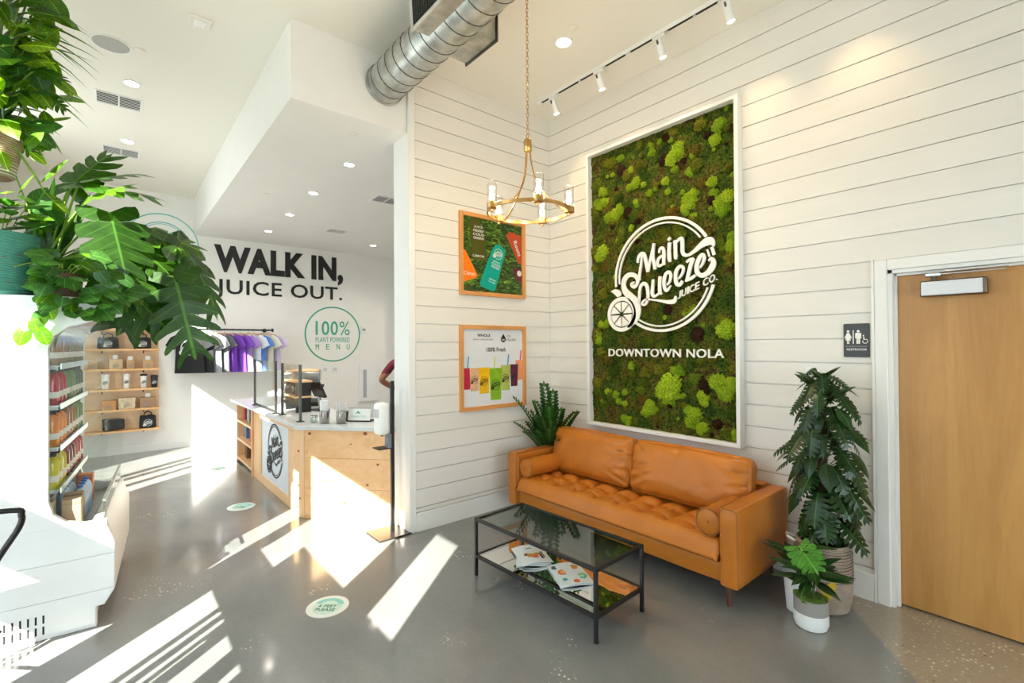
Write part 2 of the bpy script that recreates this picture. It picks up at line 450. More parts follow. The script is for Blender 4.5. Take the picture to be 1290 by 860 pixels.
struct('ceiling', G().box(X0-.2, X1+.2, Y0-.2, .2, ZC, ZC+.15), CEIL)
# dropped ceiling over the counter room: its front face stands in line with the poster wall
struct('ceiling_soffit', G().box(X0, -.012, -2.64, 2.6, ZS, ZC-.001), WALL)
SH = 0.016
def hwall(name, x0, x1, y0, y1, z0, z1):
    return struct(name, G().box(x0, x1, y0, y1, z0, z1), WALL)
# moss wall, with the restroom door opening
DX0, DX1, DZ = 2.955, 3.90, 2.035
GZ = [3.858-.159*k for k in range(0, 25)]
w = struct('wall_moss', G().box(-.28, DX0, .0, .16, 0, ZC).box(DX1, X1+.2, .0, .16, 0, ZC).box(DX0, DX1, .0, .16, DZ, ZC), WALL)
def boards(parent, axis, lo, hi, top=ZC, stops=None):
    edges = [top]+[z for z in GZ if z > .05]
    edges.append(.003)
    for a, b in zip(edges[:-1], edges[1:]):
        if a-b < .03: continue
        segs = [(lo, hi)]
        if stops and b < stops[2]: segs = [(lo, stops[0]), (stops[1], hi)]
        for s0, s1 in segs:
            if axis == 'x': g = G().box(s0, s1, -SH, -.0005, b+.0036, a-.0036 if a < top else a-.001)
            else: g = G().box(.0005, SH, s0, s1, b+.0036, a-.0036 if a < top else a-.001)
            g.mk('board', BOARD, parent)
boards(w, 'x', SH+.001, X1, stops=(2.865, 3.99, 2.10))
# poster wall and its end
PE = -1.69
w2 = struct('wall_poster', G().box(-.26, 0, PE, -.001, 0, ZC-.001), WALL)
boards(w2, 'y', PE+.05, -SH-.001)
struct('trim_1', G().box(-.002, .020, PE-.012, PE+.048, 0.0, ZC-.002), TRIM, bevel=.002)
struct('trim_2', G().box(-.262, -.003, PE-.012, PE-.0005, 0.0, ZS-.001), TRIM, bevel=.002)
struct('baseboard_poster', G().box(SH, SH+.014, PE+.049, -SH-.002, 0, .166).box(SH, SH+.019, PE+.049, -SH-.002, .150, .166), TRIM, bevel=.002)
struct('baseboard_moss', G().box(SH+.02, 2.863, -SH-.014, -SH-.0005, 0, .166), TRIM, bevel=.002)
# back wall of the counter room, the far side wall and the rest of the shell
struct('wall_back', G().box(X0-.15, X0, Y0-.2, 2.6, 0, ZC), WALL)
struct('baseboard_back', G().box(X0, X0+.012, Y0, 2.5, 0, .10), TRIM)
struct('wall_side', G().box(X0, -.26, 2.45, 2.6, 0, ZS), WALL)
struct('wall_kitchen', G().box(-.26, -.12, .161, 2.45, 0, ZC), WALL)
struct('wall_right', G().box(X1, X1+.10, Y0-.2, .2, 0, .2).box(X1, X1+.10, Y0-.2, .2, 2.45, ZC).box(X1, X1+.10, Y0-.2, -4.4, .2, 2.45).box(X1, X1+.10, -2.75, -2.65, .2, 2.45).box(X1, X1+.10, -.5, .2, .2, 2.45), TRIM)
for k, (a, b) in enumerate(((-4.4,-2.75),(-2.65,-.5))):
    struct('window_%d' % (k+1), G().box(X1+.04, X1+.046, a, b, .2, 2.45), GLASS)
struct('sun_block_slab', G().box(X1+.101, X1+3.0, -9.5, .6, 2.55, 2.70), TRIM)  # unseen slab added outside to keep sun off the right windows
# unseen street front, openings shaped to cast the sun patches: (x0, x1, z0, z1)
OPEN = [(-3.77,-2.98,.2,2.78),(-2.84,-2.74,.2,2.78),(-2.62,-2.40,.2,2.78),(-2.28,-2.02,.2,2.78),
        (-3.77,-2.98,3.35,3.92),(-2.84,-2.02,3.35,3.92),
        (.42,1.06,.12,1.05),(.42,1.06,1.40,2.50),(.42,1.06,2.98,3.6),
        (1.24,1.64,1.71,2.80),(1.64,2.50,1.94,2.80),(2.89,3.22,1.93,2.80),
        (1.39,1.67,.12,1.39),(1.715,1.765,.12,1.39),(1.82,1.868,.12,1.39),(1.90,1.925,.12,1.30),(2.015,2.18,.12,1.38),(2.325,2.40,.12,1.38),
        (-.5,.30,2.84,3.6)]
def front():
    xs = sorted({X0-.2, X1+.2, *[o[0] for o in OPEN], *[o[1] for o in OPEN]}); zs = sorted({0, ZC, *[o[2] for o in OPEN], *[o[3] for o in OPEN]})
    g = G()
    for a, b in zip(xs[:-1], xs[1:]):
        run = None
        for c, d in list(zip(zs[:-1], zs[1:]))+[(None, None)]:
            hole = c is None or any(o[0] <= (a+b)/2 <= o[1] and o[2] <= (c+d)/2 <= o[3] for o in OPEN)
            if hole:
                if run: g.box(a, b, Y0-.015, Y0, run[0], run[1]); run = None
            else: run = (run[0], d) if run else (c, d)
    return g
wf = struct('wall_front', front(), TRIM)
for o in OPEN:
    G().box(o[0], o[1], Y0-.010, Y0-.006, o[2], o[3]).mk('pane', GLASS, wf)
struct('added_awning', G().box(2.35, 8.5, Y0-1.5, Y0-.101, 3.96, 4.10), TRIM)  # unseen, added to keep direct sun off the high glass
struct('ground', G().box(-30, 30, -40, Y0-.21, -.2, -.12).box(X1+.21, 30, Y0-.21, 20, -.2, -.12), M('pavement', (.50,.50,.49), .8, var=.1))
# restroom door
struct('light_leak_stop', G().box(DX0-.3, DX1+.3, .165, .26, -.02, 2.4), HOLESHADE)  # unseen dark panel added to stop daylight leaking under the door
dw = thing('door_1', None, None, (DX0, .05, 0)); dw['kind'] = 'structure'
W_ = DX1-DX0
G().box(.014, W_-.014, .0, .045, .012, DZ-.014).mk('door_leaf', DOORW, dw, bevel=.002)
jm = G().box(-.012, .012, -.062, .06, 0, DZ+.01).box(W_-.012, W_+.012, -.062, .06, 0, DZ+.01).box(-.012, W_+.012, -.062, .06, DZ-.012, DZ+.01)
jm.box(.012, .026, -.02, -.003, 0, DZ-.012).box(.012, W_-.012, -.02, -.003, DZ-.026, DZ-.012)
jm.mk('door_jamb', TRIM, dw, bevel=.001)
cs = G().box(-.075, -.010, -.078, -.05, 0, DZ+.075).box(W_+.01, W_+.075, -.078, -.05, 0, DZ+.075).box(-.010, W_+.01, -.078, -.05, DZ+.01, DZ+.075)
cs.mk('door_casing', TRIM, dw, bevel=.004)
struct('trim_3', G().box(2.865, 2.8795, -.030, -.0005, 0, ZC-1.9), TRIM, bevel=.001)
# closer on the door
cl = thing('door_closer', 'silver hydraulic door closer with folding arm at the top of the wood door', 'door closer', (3.235, .05, 1.915))
G().box(-.14, .14, -.062, -.001, -.045, .045).mk('body', M('closer_bronze', (.16,.11,.075), .4, .7), cl, bevel=.005)
G().box(-.134, .124, -.066, -.060, -.040, .040).mk('cover', M('closer_cover', (.66,.67,.69), .35, .1), cl, bevel=.003)
G().box(-.115, -.045, -.075, -.04, .066, .088).mk('arm_bracket', ALU, cl, bevel=.006)
G().cyl((-.08,-.05,.05), (-.08,-.05,.068), .012).mk('pivot', GALVD, cl)
G().box(-.05, .215, -.066, -.052, .074, .082).mk('main_arm', ALU, cl, bevel=.003)
G().box(-.03, .225, -.085, -.073, .088, .097).mk('link_arm', ALU, cl, bevel=.003)

# ---------------------------------------------------------------- sofa
def sofa():
    t = thing('sofa', 'long tan leather sofa with tufted seat under the moss panel', 'sofa', (1.327, -.44, 0))
    W, D = 2.125, .76          # half extents: x +-1.0625, y +-.38
    hx, hy = W/2, D/2
    aw = .112
    def arm(s):
        cx = s*(hx-aw/2)
        vs, fs = rbox(aw, D, .475, .018, 7, lambda p, u: V((p.x*(1+.05*(1-u.y*u.y)*(1-u.z*u.z)), p.y, p.z)))
        G().add(vs, fs, Mx.Translation((cx, 0, .375))).mk('arm', LEATHER, t, smooth=50)
        # piping round the front edge of the arm
        x0, x1, z0, z1 = cx-aw/2+.006, cx+aw/2-.006, .146, .606
        G().tube([(x0,-hy+.012,z0),(x0,-hy+.006,z1-.02),(x0+.02,-hy+.006,z1),(x1-.02,-hy+.006,z1),(x1,-hy+.006,z1-.02),(x1,-hy+.012,z0)], .0045, 6).mk('piping', LEATHERP, t)
        G().tube([(x0 if s > 0 else x1, -hy+.01, .610), (x0 if s > 0 else x1, hy-.02, .610)], .0045, 6).mk('piping', LEATHERP, t)
    arm(-1); arm(1)
    iw = W-2*aw
    vs, fs = rbox(iw, D-.05, .13, .02, 5)
    G().add(vs, fs, Mx.Translation((0, .005, .205))).mk('base_rail', LEATHER, t, smooth=50)
    vs, fs = rbox(iw, .14, .40, .03, 5)
    G().add(vs, fs, Mx.Translation((0, hy-.07, .43))).mk('back_frame', LEATHER, t, smooth=50)
    # one long tufted seat cushion
    NX, NY = 84, 34
    sw, sd, z0, z1 = iw-.006, .67, .272, .405
    NX, NY = 150, 48
    dx, dy, yb = sw/9, .155, -.185
    tuft = [(-sw/2+dx*i, yb+dy*j) for i in range(1, 9) for j in range(3)]
    def top(x, y):
        u = 2*x/sw; v = 2*(y)/sd
        e = min(1, (1-abs(u))/.05); e2 = min(1, (1-abs(v))/.22)
        z = z1-.04*(1-math.sqrt(max(0, 1-(1-e)**2)))-.085*(1-math.sqrt(max(0, 1-(1-e2)**2)))
        a = abs(math.sin(PI*(x+sw/2)/dx)); b = abs(math.sin(PI*(y-yb)/dy))
        w = max(0, min(1, (y-yb+.10)/.10))                     # the front roll stays plain
        bis = (a**.55)*(b**.55 if y > yb-.02 else 1)
        z += (-.034+.044*bis)*w*e
        for tx, ty in tuft:
            d = math.hypot((x-tx), (y-ty)); z -= .018*math.exp(-(d/.024)**2)
            if ty == yb and y < ty: z -= .010*math.exp(-((x-tx+.15*(y-ty))/.010)**2)*math.exp(-((y-ty)/.075)**2)
        z += .005*NZ.noise(V((x*7, y*7, 2)))+.003*NZ.noise(V((x*21, y*15, 5)))
        return z
    g = G(); vs = []; fs = []
    for j in range(NY+1):
        for i in range(NX+1):
            x = -sw/2+sw*i/NX; vv = -1+2*j/NY; vv = math.copysign(abs(vv)**.8, vv); y = vv*sd/2
            vs.append((x, y, top(x, y)))
    for j in range(NY):
        for i in range(NX):
            a = j*(NX+1)+i; fs.append((a, a+1, a+NX+2, a+NX+1))
    # skirt round the cushion: bulging front
    edge = [i for i in range(NX+1)]+[j*(NX+1)+NX for j in range(1, NY+1)]+[NY*(NX+1)+i for i in range(NX-1, -1, -1)]+[j*(NX+1) for j in range(NY-1, 0, -1)]
    prev = edge
    for k in range(1, 5):
        f = k/4; o = len(vs)
        for i in edge:
            p = vs[i]; zz = p[2]*(1-f)+z0*f
            bul = .024*math.sin(PI*min(1, f*1.0))
            yy = p[1]-bul if p[1] < -sd/2+.02 else p[1]
            vs.append((p[0], yy, zz))
        cur = list(range(o, o+len(edge)))
        n = len(edge)
        for i in range(n): fs.append((prev[i], cur[i], cur[(i+1) % n], prev[(i+1) % n]))
        prev = cur
    me = g.add(vs, fs, Mx.Translation((0, -.038, 0))).mesh('seat_cushion', LEATHER, 70)
    sc_ = obj('seat_cushion', me, t)
    bt = G().lathe([(0.0001,-.004),(.009,-.003),(.011,0),(.007,.004),(.0001,.005)], 10).mesh('tuft_button', LEATHERP, 50)
    for tx, ty in tuft: obj('tuft_button', bt, sc_, loc=(tx, ty-.038, top(tx, ty)+.002))
    # back cushions
    def cushion(cx, w, seed, tilt):
        rq = random.Random(int(seed*100)); cr = []
        for k in range(13):
            sd_ = rq.choice(('l','r','t','b','l','r'))
            x0 = {'l': -.47, 'r': .47}.get(sd_, rq.uniform(-.42,.42))*w; z0_ = {'t': .19, 'b': -.19}.get(sd_, rq.uniform(-.17,.17))
            a = math.atan2(rq.uniform(-.15,.15)-z0_, rq.uniform(-.25,.25)*w-x0)+rq.uniform(-.5,.5); ln = rq.uniform(.10,.26)
            cr.append((x0, z0_, math.cos(a), math.sin(a), ln, rq.uniform(.006,.013)))
        def crease(x, z):
            d_ = 0
            for x0, z0_, cx_, sx_, ln, dp in cr:
                u = (x-x0)*cx_+(z-z0_)*sx_; v = -(x-x0)*sx_+(z-z0_)*cx_
                if -.02 < u < ln*1.2: d_ += dp*max(0, 1-u/(ln*1.2))*(math.exp(-(v/.016)**2)-.55*math.exp(-((abs(v)-.034)/.020)**2))
            return d_
        def fn(p, u):
            e = max(0, (1-u.x**4))*max(0, (1-u.z**4))
            q = V(p)
            q.y = p.y*(.62+.62*e)
            q.x *= 1+.015*(1-u.z*u.z)
            q.z += .012*(1-u.x*u.x)*(1 if u.z > 0 else .2)
            c = max(abs(u.x), abs(u.z))
            wr = (.014*NZ.noise(V((q.x*4+seed, q.z*7, seed)))+.018*(1-abs(NZ.noise(V(((q.x*1.0-q.z*.55)*9+seed*2, (q.z+q.x*.4)*2.2, seed))))*2)**3*(.25+.75*abs(u.x)))*e+.010*math.sin((u.x*9+u.z*6)+seed)*max(0, c-.5)
            q.y += wr*(1 if u.y < 0 else -1)
            if u.y < -.5: q.y += crease(q.x, q.z)
            return q
        vs, fs = rbox(w, .20, .415, .055, 46, fn)
        m = Mx.Translation((cx, .135, .605)) @ Mx.Rotation(R(tilt), 4, 'X')
        o = G().add(vs, fs, m).mk('back_cushion', LEATHER, t, smooth=70)
        h = w/2-.012; k = .19
        loop = [(-h,0,-k),(h,0,-k),(h,0,k),(-h,0,k)]
        pts = []
        for (x, y, z), (x2, y2, z2) in zip(loop, loop[1:]+loop[:1]):
            for f in range(8):
                pts.append((x+(x2-x)*f/8, .012, z+(z2-z)*f/8+.010*(z > 0 and z2 > 0)*math.sin(PI*f/8)))
        G().tube([m @ V(p) for p in pts], .005, 6, closed=True).mk('piping', LEATHERP, o)
    cushion(-.478, .900, 1.3, -14); cushion(.455, .950, 4.1, -13)
    # bolsters lie along the arms
    for s in (-1, 1):
        bx = s*(hx-aw-.088); by0, by1 = -.345, .045
        r = .083
        prof = [(.0001,0),(r*.82,0),(r*.95,.006),(r,.018)]+[(r*(1+.02*math.sin(k*2.1)), .018+(by1-by0-.036)*k/10) for k in range(1, 10)]+[(r, by1-by0-.018),(r*.95,by1-by0-.006),(r*.82,by1-by0),(.0001,by1-by0)]
        m = Mx.Translation((bx, by0, .488)) @ Mx.Rotation(R(-90), 4, 'X')
        b = thing('bolster_cushion', 'round tan leather bolster beside the '+('left' if s < 0 else 'right')+' sofa arm', 'cushion', (1.327, -.44, 0))
        G().lathe(prof, 26, m=m).mk('cover', LEATHER, b, smooth=50)
        for y in (by0+.006, by1-.006):
            G().tube([(bx+r*.985*math.cos(q*PI/14), y, .488+r*.985*math.sin(q*PI/14)) for q in range(28)], .0048, 6, closed=True).mk('piping', LEATHERP, b)
        G().lathe([(.0001,-.004),(.008,-.003),(.010,0),(.0001,.002)], 10, m=Mx.Translation((bx, by0, .488)) @ Mx.Rotation(R(-90), 4, 'X')).mk('end_button', LEATHERP, b)
    for sx in (-1, 1):
        for sy in (-1, 1):
            G().cyl((sx*(hx-.085), sy*(hy-.075), 0), (sx*(hx-.10), sy*(hy-.09), .145), .016, .024).mk('leg', WALNUT, t, smooth=40)
    return t
sofa()

# ---------------------------------------------------------------- coffee table
def coffee_table():
    t = thing('coffee_table', 'black metal coffee table with smoked glass top and mirrored lower shelf', 'coffee table', (1.487, -1.452, 0), R(2.6))
    L, Wd, H, b = 1.055, .465, .402, .020
    hx, hy = L/2-b/2, Wd/2-b/2
    for sx in (-1, 1):
        for sy in (-1, 1):
            G().box(sx*hx-b/2, sx*hx+b/2, sy*hy-b/2, sy*hy+b/2, 0, H).mk('leg', BLACK, t, bevel=.002)
    for z, nm in ((H-.022, 'top_rail'), (.128, 'shelf_rail')):
        for s in (-1, 1):
            G().box(-hx+b/2, hx-b/2, s*hy-b/2, s*hy+b/2, z, z+.020).mk(nm, BLACK, t, bevel=.0015)
            G().box(s*hx-b/2, s*hx+b/2, -hy+b/2, hy-b/2, z, z+.020).mk(nm, BLACK, t, bevel=.0015)
    G().box(-hx+b/2, hx-b/2, -hy+b/2, hy-b/2, H-.012, H-.006).mk('glass_top', TGLASS, t)
    G().box(-hx+b/2, hx-b/2, -hy+b/2, hy-b/2, .138, .144).mk('mirror_shelf', MIRROR, t)
coffee_table()
# magazines on the mirrored shelf
PAPER = M('glossy_paper', (.80,.80,.80), .3)
PAGE = M('page_block', (.72,.73,.72), .6)
ORNG = M('print_orange', (.80,.16,.035), .4); GOLD = M('print_gold', (.62,.30,.05), .4); NAVY = M('print_navy', (.05,.06,.12), .4)
GRN = M('print_green', (.10,.42,.20), .4); LTEAL = M('print_teal', (.10,.42,.42), .4); GREYP = M('print_grey', (.25,.26,.30), .5)
def mag(label, loc, rz, n, fan, cover):
    t = thing('magazine', label, 'magazine', loc, rz, 'magazines on the mirrored shelf')
    for k in range(n):
        z = k*.006
        vs = []; fs = []; Nn = 10
        for i in range(Nn+1):
            x = -.105+.21*i/Nn; c = .006*math.sin(PI*i/Nn)*(1+k*.6)
            for y in (-.14, .14): vs += [(x, y, z+c), (x, y, z+c+.0045)]
        for i in range(Nn):
            o = 4*i; q = o+4
            fs += [(o+1,q+1,q+3,o+3),(o,o+2,q+2,q),(o,q,q+1,o+1),(o+2,o+3,q+3,q+2)]
        fs += [(0,1,3,2),(4*Nn,4*Nn+2,4*Nn+3,4*Nn+1)]
        G().add(vs, fs, Mx.Rotation(R(fan*(k-n/2)), 4, 'Z')).mk('cover' if k == n-1 else 'page_block', PAPER if k == n-1 else PAGE, t)
    zz = (n-1)*.006
    cover(t, zz, Mx.Rotation(R(fan*(n-1-n/2)), 4, 'Z'), n)
def zc(x, n): return .0045+.006*math.sin(PI*(x+.105)/.21)*(1+(n-1)*.6)
def blob(t, m, x, y, r, z, mt, n, nm='printed_fruit'):
    zz = z+zc(x, n)
    G().prism([(x+r*math.cos(a*PI/9), y+r*math.sin(a*PI/9)) for a in range(18)], zz-.003, zz+.0006, m).mk(nm, mt, t)
def cov1(t, z, m, n):
    for i, (x, y, r, mt) in enumerate([(-.015,-.03,.028,GOLD),(.01,-.055,.022,ORNG),(.03,-.02,.02,GOLD),(-.04,-.01,.018,KNOT)]): blob(t, m, x, y, r, z+.0004*i, mt, n, 'printed_picture')
    G().box(.045,.060,-.09,.0,z+zc(.05,n)-.002,z+zc(.05,n)+.001,m).mk('headline', BLACKP, t)
    G().box(.066,.074,-.07,.02,z+zc(.07,n)-.002,z+zc(.07,n)+.001,m).mk('headline', BLACKP, t)
    G().box(-.02,.02,.07,.082,z+zc(0,n)-.002,z+zc(0,n)+.001,m).mk('headline', GREYP, t)
def cov2(t, z, m, n):
    for i, (x, y, r, mt) in enumerate([(-.04,.02,.034,ORNG),(-.07,.095,.022,NAVY),(.05,.07,.028,GOLD),(.055,-.055,.032,GRN),(.0,-.11,.02,ORNG),(-.06,-.07,.016,LTEAL)]):
        blob(t, m, x, y, r, z+.0003*i, mt, n)
        if i in (0, 3): blob(t, m, x, y, r*.55, z+.0003*i+.0006, M('print_light', (.85,.45,.2) if i == 0 else (.45,.7,.45), .4), n)
mag('fanned stack of white magazines with a brown food photo', (1.265, -1.435, .1445), R(62), 3, 9, cov1)
mag('white magazine printed with orange, gold and green fruit circles', (1.615, -1.425, .1445), R(65), 2, 3, cov2)

# ---------------------------------------------------------------- moss panel and its signs
LOGO={
'M':[[(-0.495,0.28,0.041),(-0.478,0.377,0.052),(-0.415,0.437,0.058),(-0.351,0.414,0.061),(-0.313,0.271,0.07),(-0.278,0.083,0.052)],[(-0.396,0.42,0.049),(-0.417,0.258,0.047),(-0.454,0.07,0.052),(-0.465,-0.053,0.058)],[(-0.272,0.082,0.044),(-0.227,0.273,0.049),(-0.139,0.583,0.044)],[(-0.146,0.585,0.049),(-0.171,0.36,0.064),(-0.142,0.221,0.064),(-0.123,0.111,0.052)]],
'a':[[(-0.041,0.394,0.032),(-0.018,0.463,0.047),(0.037,0.468,0.052),(0.063,0.365,0.061),(0.054,0.221,0.061),(0.079,0.171,0.038)],[(0.048,0.34,0.038),(-0.039,0.3,0.052),(-0.073,0.225,0.052),(-0.046,0.161,0.049),(0.039,0.186,0.038)]],
'i':[[(0.142,0.589,0.044),(0.189,0.63,0.052)],[(0.174,0.544,0.07),(0.161,0.389,0.064),(0.171,0.244,0.067),(0.197,0.214,0.032)]],
'n':[[(0.261,0.562,0.041),(0.283,0.513,0.064),(0.285,0.37,0.061),(0.292,0.265,0.067),(0.315,0.252,0.032)],[(0.297,0.523,0.038),(0.364,0.576,0.049),(0.41,0.568,0.064),(0.418,0.464,0.064),(0.419,0.349,0.061),(0.455,0.286,0.058),(0.534,0.275,0.049),(0.629,0.317,0.058),(0.735,0.387,0.087),(0.839,0.438,0.128),(0.915,0.443,0.134),(0.962,0.396,0.073),(0.972,0.346,0.02)]],
'S':[[(-0.567,-0.072,0.023),(-0.626,-0.108,0.081),(-0.576,-0.162,0.067),(-0.51,-0.113,0.064),(-0.504,-0.016,0.076),(-0.582,0.06,0.081),(-0.7,0.073,0.09),(-0.794,0.002,0.105),(-0.821,-0.109,0.096),(-0.779,-0.227,0.119),(-0.653,-0.351,0.145),(-0.554,-0.456,0.163),(-0.509,-0.598,0.145),(-0.537,-0.735,0.131),(-0.632,-0.835,0.108),(-0.742,-0.897,0.073)]],
'q':[[(-0.472,-0.462,0.044),(-0.458,-0.27,0.055),(-0.429,-0.162,0.058),(-0.364,-0.118,0.058),(-0.301,-0.175,0.064),(-0.276,-0.313,0.061),(-0.296,-0.448,0.049),(-0.347,-0.512,0.044),(-0.405,-0.497,0.041),(-0.372,-0.442,0.035),(-0.296,-0.42,0.035),(-0.171,-0.437,0.032),(0.011,-0.473,0.047),(0.143,-0.5,0.067),(0.259,-0.489,0.078),(0.281,-0.403,0.029)]],
'u':[[(-0.168,-0.067,0.049),(-0.177,-0.201,0.058),(-0.186,-0.321,0.064),(-0.152,-0.375,0.052),(-0.079,-0.35,0.041),(-0.021,-0.316,0.041)],[(-0.021,-0.03,0.064),(-0.032,-0.175,0.064),(-0.025,-0.315,0.064),(0.018,-0.341,0.029)]],
'e':[[(0.19,-0.213,0.02),(0.112,-0.295,0.052),(0.069,-0.238,0.064),(0.059,-0.105,0.064),(0.096,0.003,0.058),(0.159,0.028,0.052),(0.192,-0.041,0.055),(0.165,-0.143,0.047),(0.113,-0.196,0.032)]],
'e2':[[(0.413,-0.156,0.044),(0.367,-0.213,0.061),(0.305,-0.196,0.067),(0.285,-0.091,0.067),(0.3,0.03,0.067),(0.367,0.099,0.058),(0.426,0.072,0.052),(0.421,-0.01,0.049),(0.365,-0.087,0.038),(0.331,-0.111,0.026)]],
'z':[[(0.489,0.154,0.035),(0.547,0.188,0.047),(0.621,0.205,0.035)],[(0.617,0.206,0.061),(0.566,0.087,0.067),(0.503,-0.139,0.058)],[(0.468,-0.162,0.038),(0.571,-0.132,0.055),(0.654,-0.085,0.041)]],
'e3':[[(0.731,0.027,0.029),(0.777,0.082,0.044),(0.811,0.178,0.055),(0.792,0.241,0.052),(0.733,0.206,0.067),(0.682,0.089,0.073),(0.678,-0.017,0.073),(0.717,-0.08,0.07),(0.789,-0.104,0.078),(0.885,-0.06,0.09),(0.949,0.024,0.102),(0.967,0.099,0.076),(0.931,0.155,0.055),(0.884,0.121,0.026)]],
}
LEAF= [(-1.123, -0.196), (-1.014, -0.162), (-0.917, -0.193), (-0.874, -0.261), (-0.883, -0.303), (-0.963, -0.325), (-1.033, -0.262)]
ORANGE=(-0.869,-0.662)
JUICE=((0.322,-0.462),(1.034,-0.201),(0.328,-0.337))
def logo_pieces(full=True):
    """[(name, G)] of the round logo in unit size: x right, y up, z out, thickness 0..1"""
    out = []
    g = G()
    for a0, a1 in ((32, 180+7), (12, 20), (-123, -16)):
        arcband(g, .976, 1.024, R(a0), R(a1), 0, 1, 40)
    out.append(('outer_ring', g))
    g = G()
    for a0, a1 in ((36, 180+5), (12, 20), (-121, -20)):
        arcband(g, .905, .932, R(a0), R(a1), 0, 1, 40)
    out.append(('inner_ring', g))
    for k, st in LOGO.items():
        g = G()
        for i, s in enumerate(st): ribbon(g, s, 0, 1+.02*i, 5)
        out.append(('letter', g))
    g = G().prism(LEAF, 0, 1); out.append(('leaf', g))
    ox, oy = ORANGE
    out.append(('slice_rind', arcband(G(), .262, .335, 0, 2*PI, 0, 1, 40, cx=ox, cy=oy)))
    for k in range(8):
        a = R(45*k+1)
        pts = [(ox+.045*math.cos(a+R(22)), oy+.045*math.sin(a+R(22)))]+[(ox+.238*math.cos(a+R(3+39*j/6)), oy+.238*math.sin(a+R(3+39*j/6))) for j in range(7)]
        out.append(('slice_segment', G().prism(pts, 0, 1)))
    j0, j1, j2 = JUICE
    x = 0.0
    for ch, w_ in (('J',.085),('U',.125),('I',.05),('C',.125),('E',.105),(' ',.06),('C',.125),('O',.145),('.',.03)):
        if ch != ' ':
            vs, fs = text_geo(ch, .01); hh = .16 if ch == '.' else 1
            g = G(); thicken(g, [(j0[0]+(x+v[0]*w_*.82)*(j1[0]-j0[0])/.85+v[1]*hh*(j2[0]-j0[0]), j0[1]+(x+v[0]*w_*.82)*(j1[1]-j0[1])/.85+v[1]*hh*(j2[1]-j0[1]), 0) for v in vs], fs, 0, 1)
            out.append(('letter', g))
        x += w_
    return out
_LP = logo_pieces()
def logo_joined(m, r, th):
    """the same logo as one printed mark"""
    g = G()
    mm = m @ Mx.Diagonal((r, r, th, 1))
    for nm, q in _LP: g.add(q.v, q.f, mm)
    return g
def moss_bed_mat():
    m, nt, b = newmat('moss_bed')
    tc = node(nt, 'ShaderNodeTexCoord')
    def nz(s_, d=5, r=.65):
        n = node(nt, 'ShaderNodeTexNoise', Scale=s_, Detail=d, Roughness=r); nt.links.new(tc.outputs['Object'], n.inputs['Vector']); return n
    big = nz(5.5, 3); fine = nz(55, 6, .75)
    r1 = node(nt, 'ShaderNodeValToRGB'); el = r1.color_ramp.elements
    el[0].position = .30; el[0].color = (.020,.034,.004,1); el[1].position = .72; el[1].color = (.115,.105,.016,1)
    for p_, c_ in ((.42,(.035,.070,.007)),(.50,(.060,.085,.008)),(.58,(.10,.085,.014)),(.64,(.050,.032,.008))):
        e = el.new(p_); e.color = c4(c_)
    nt.links.new(big.outputs['Fac'], r1.inputs[0])
    r2 = node(nt, 'ShaderNodeValToRGB'); r2.color_ramp.elements[0].position = .38; r2.color_ramp.elements[0].color = (.10,.10,.10,1); r2.color_ramp.elements[1].position = .66; r2.color_ramp.elements[1].color = (2.1,2.1,1.8,1)
    nt.links.new(fine.outputs['Fac'], r2.inputs[0])
    mx = node(nt, 'ShaderNodeMix', data_type='RGBA', blend_type='MULTIPLY'); mx.inputs[0].default_value = 1
    nt.links.new(r1.outputs[0], mx.inputs[6]); nt.links.new(r2.outputs[0], mx.inputs[7]); nt.links.new(mx.outputs[2], b.inputs['Base Color'])
    bp = node(nt, 'ShaderNodeBump', Strength=1, Distance=.012); nt.links.new(fine.outputs['Fac'], bp.inputs['Height']); nt.links.new(bp.outputs[0], b.inputs['Normal'])
    b.inputs['Roughness'].default_value = .9; b.inputs['Specular IOR Level'].default_value = .15
    return m
MOSSB = moss_bed_mat()
MOSSC = M('moss_clump', (1.0,1.0,.8), .9, col2=(.22,.25,.18), scale=4.5, bump=1, bscale=11, detail=7, spec=.15,
          rnd=[(.06,.11,.010),(.18,.22,.016),(.28,.26,.024),(.17,.25,.018),(.22,.13,.024),(.09,.16,.014)])
MOSSL = M('lime_moss', (1.0,1.0,.85), .85, col2=(.18,.32,.12), scale=7, bump=1, bscale=12, detail=7, spec=.2, rnd=[(.40,.56,.022),(.56,.70,.035),(.28,.46,.018)])
MOSSBR = M('brown_moss', (.055,.022,.009), .9, col2=(.012,.005,.003), scale=6, bump=1, bscale=12, spec=.15)
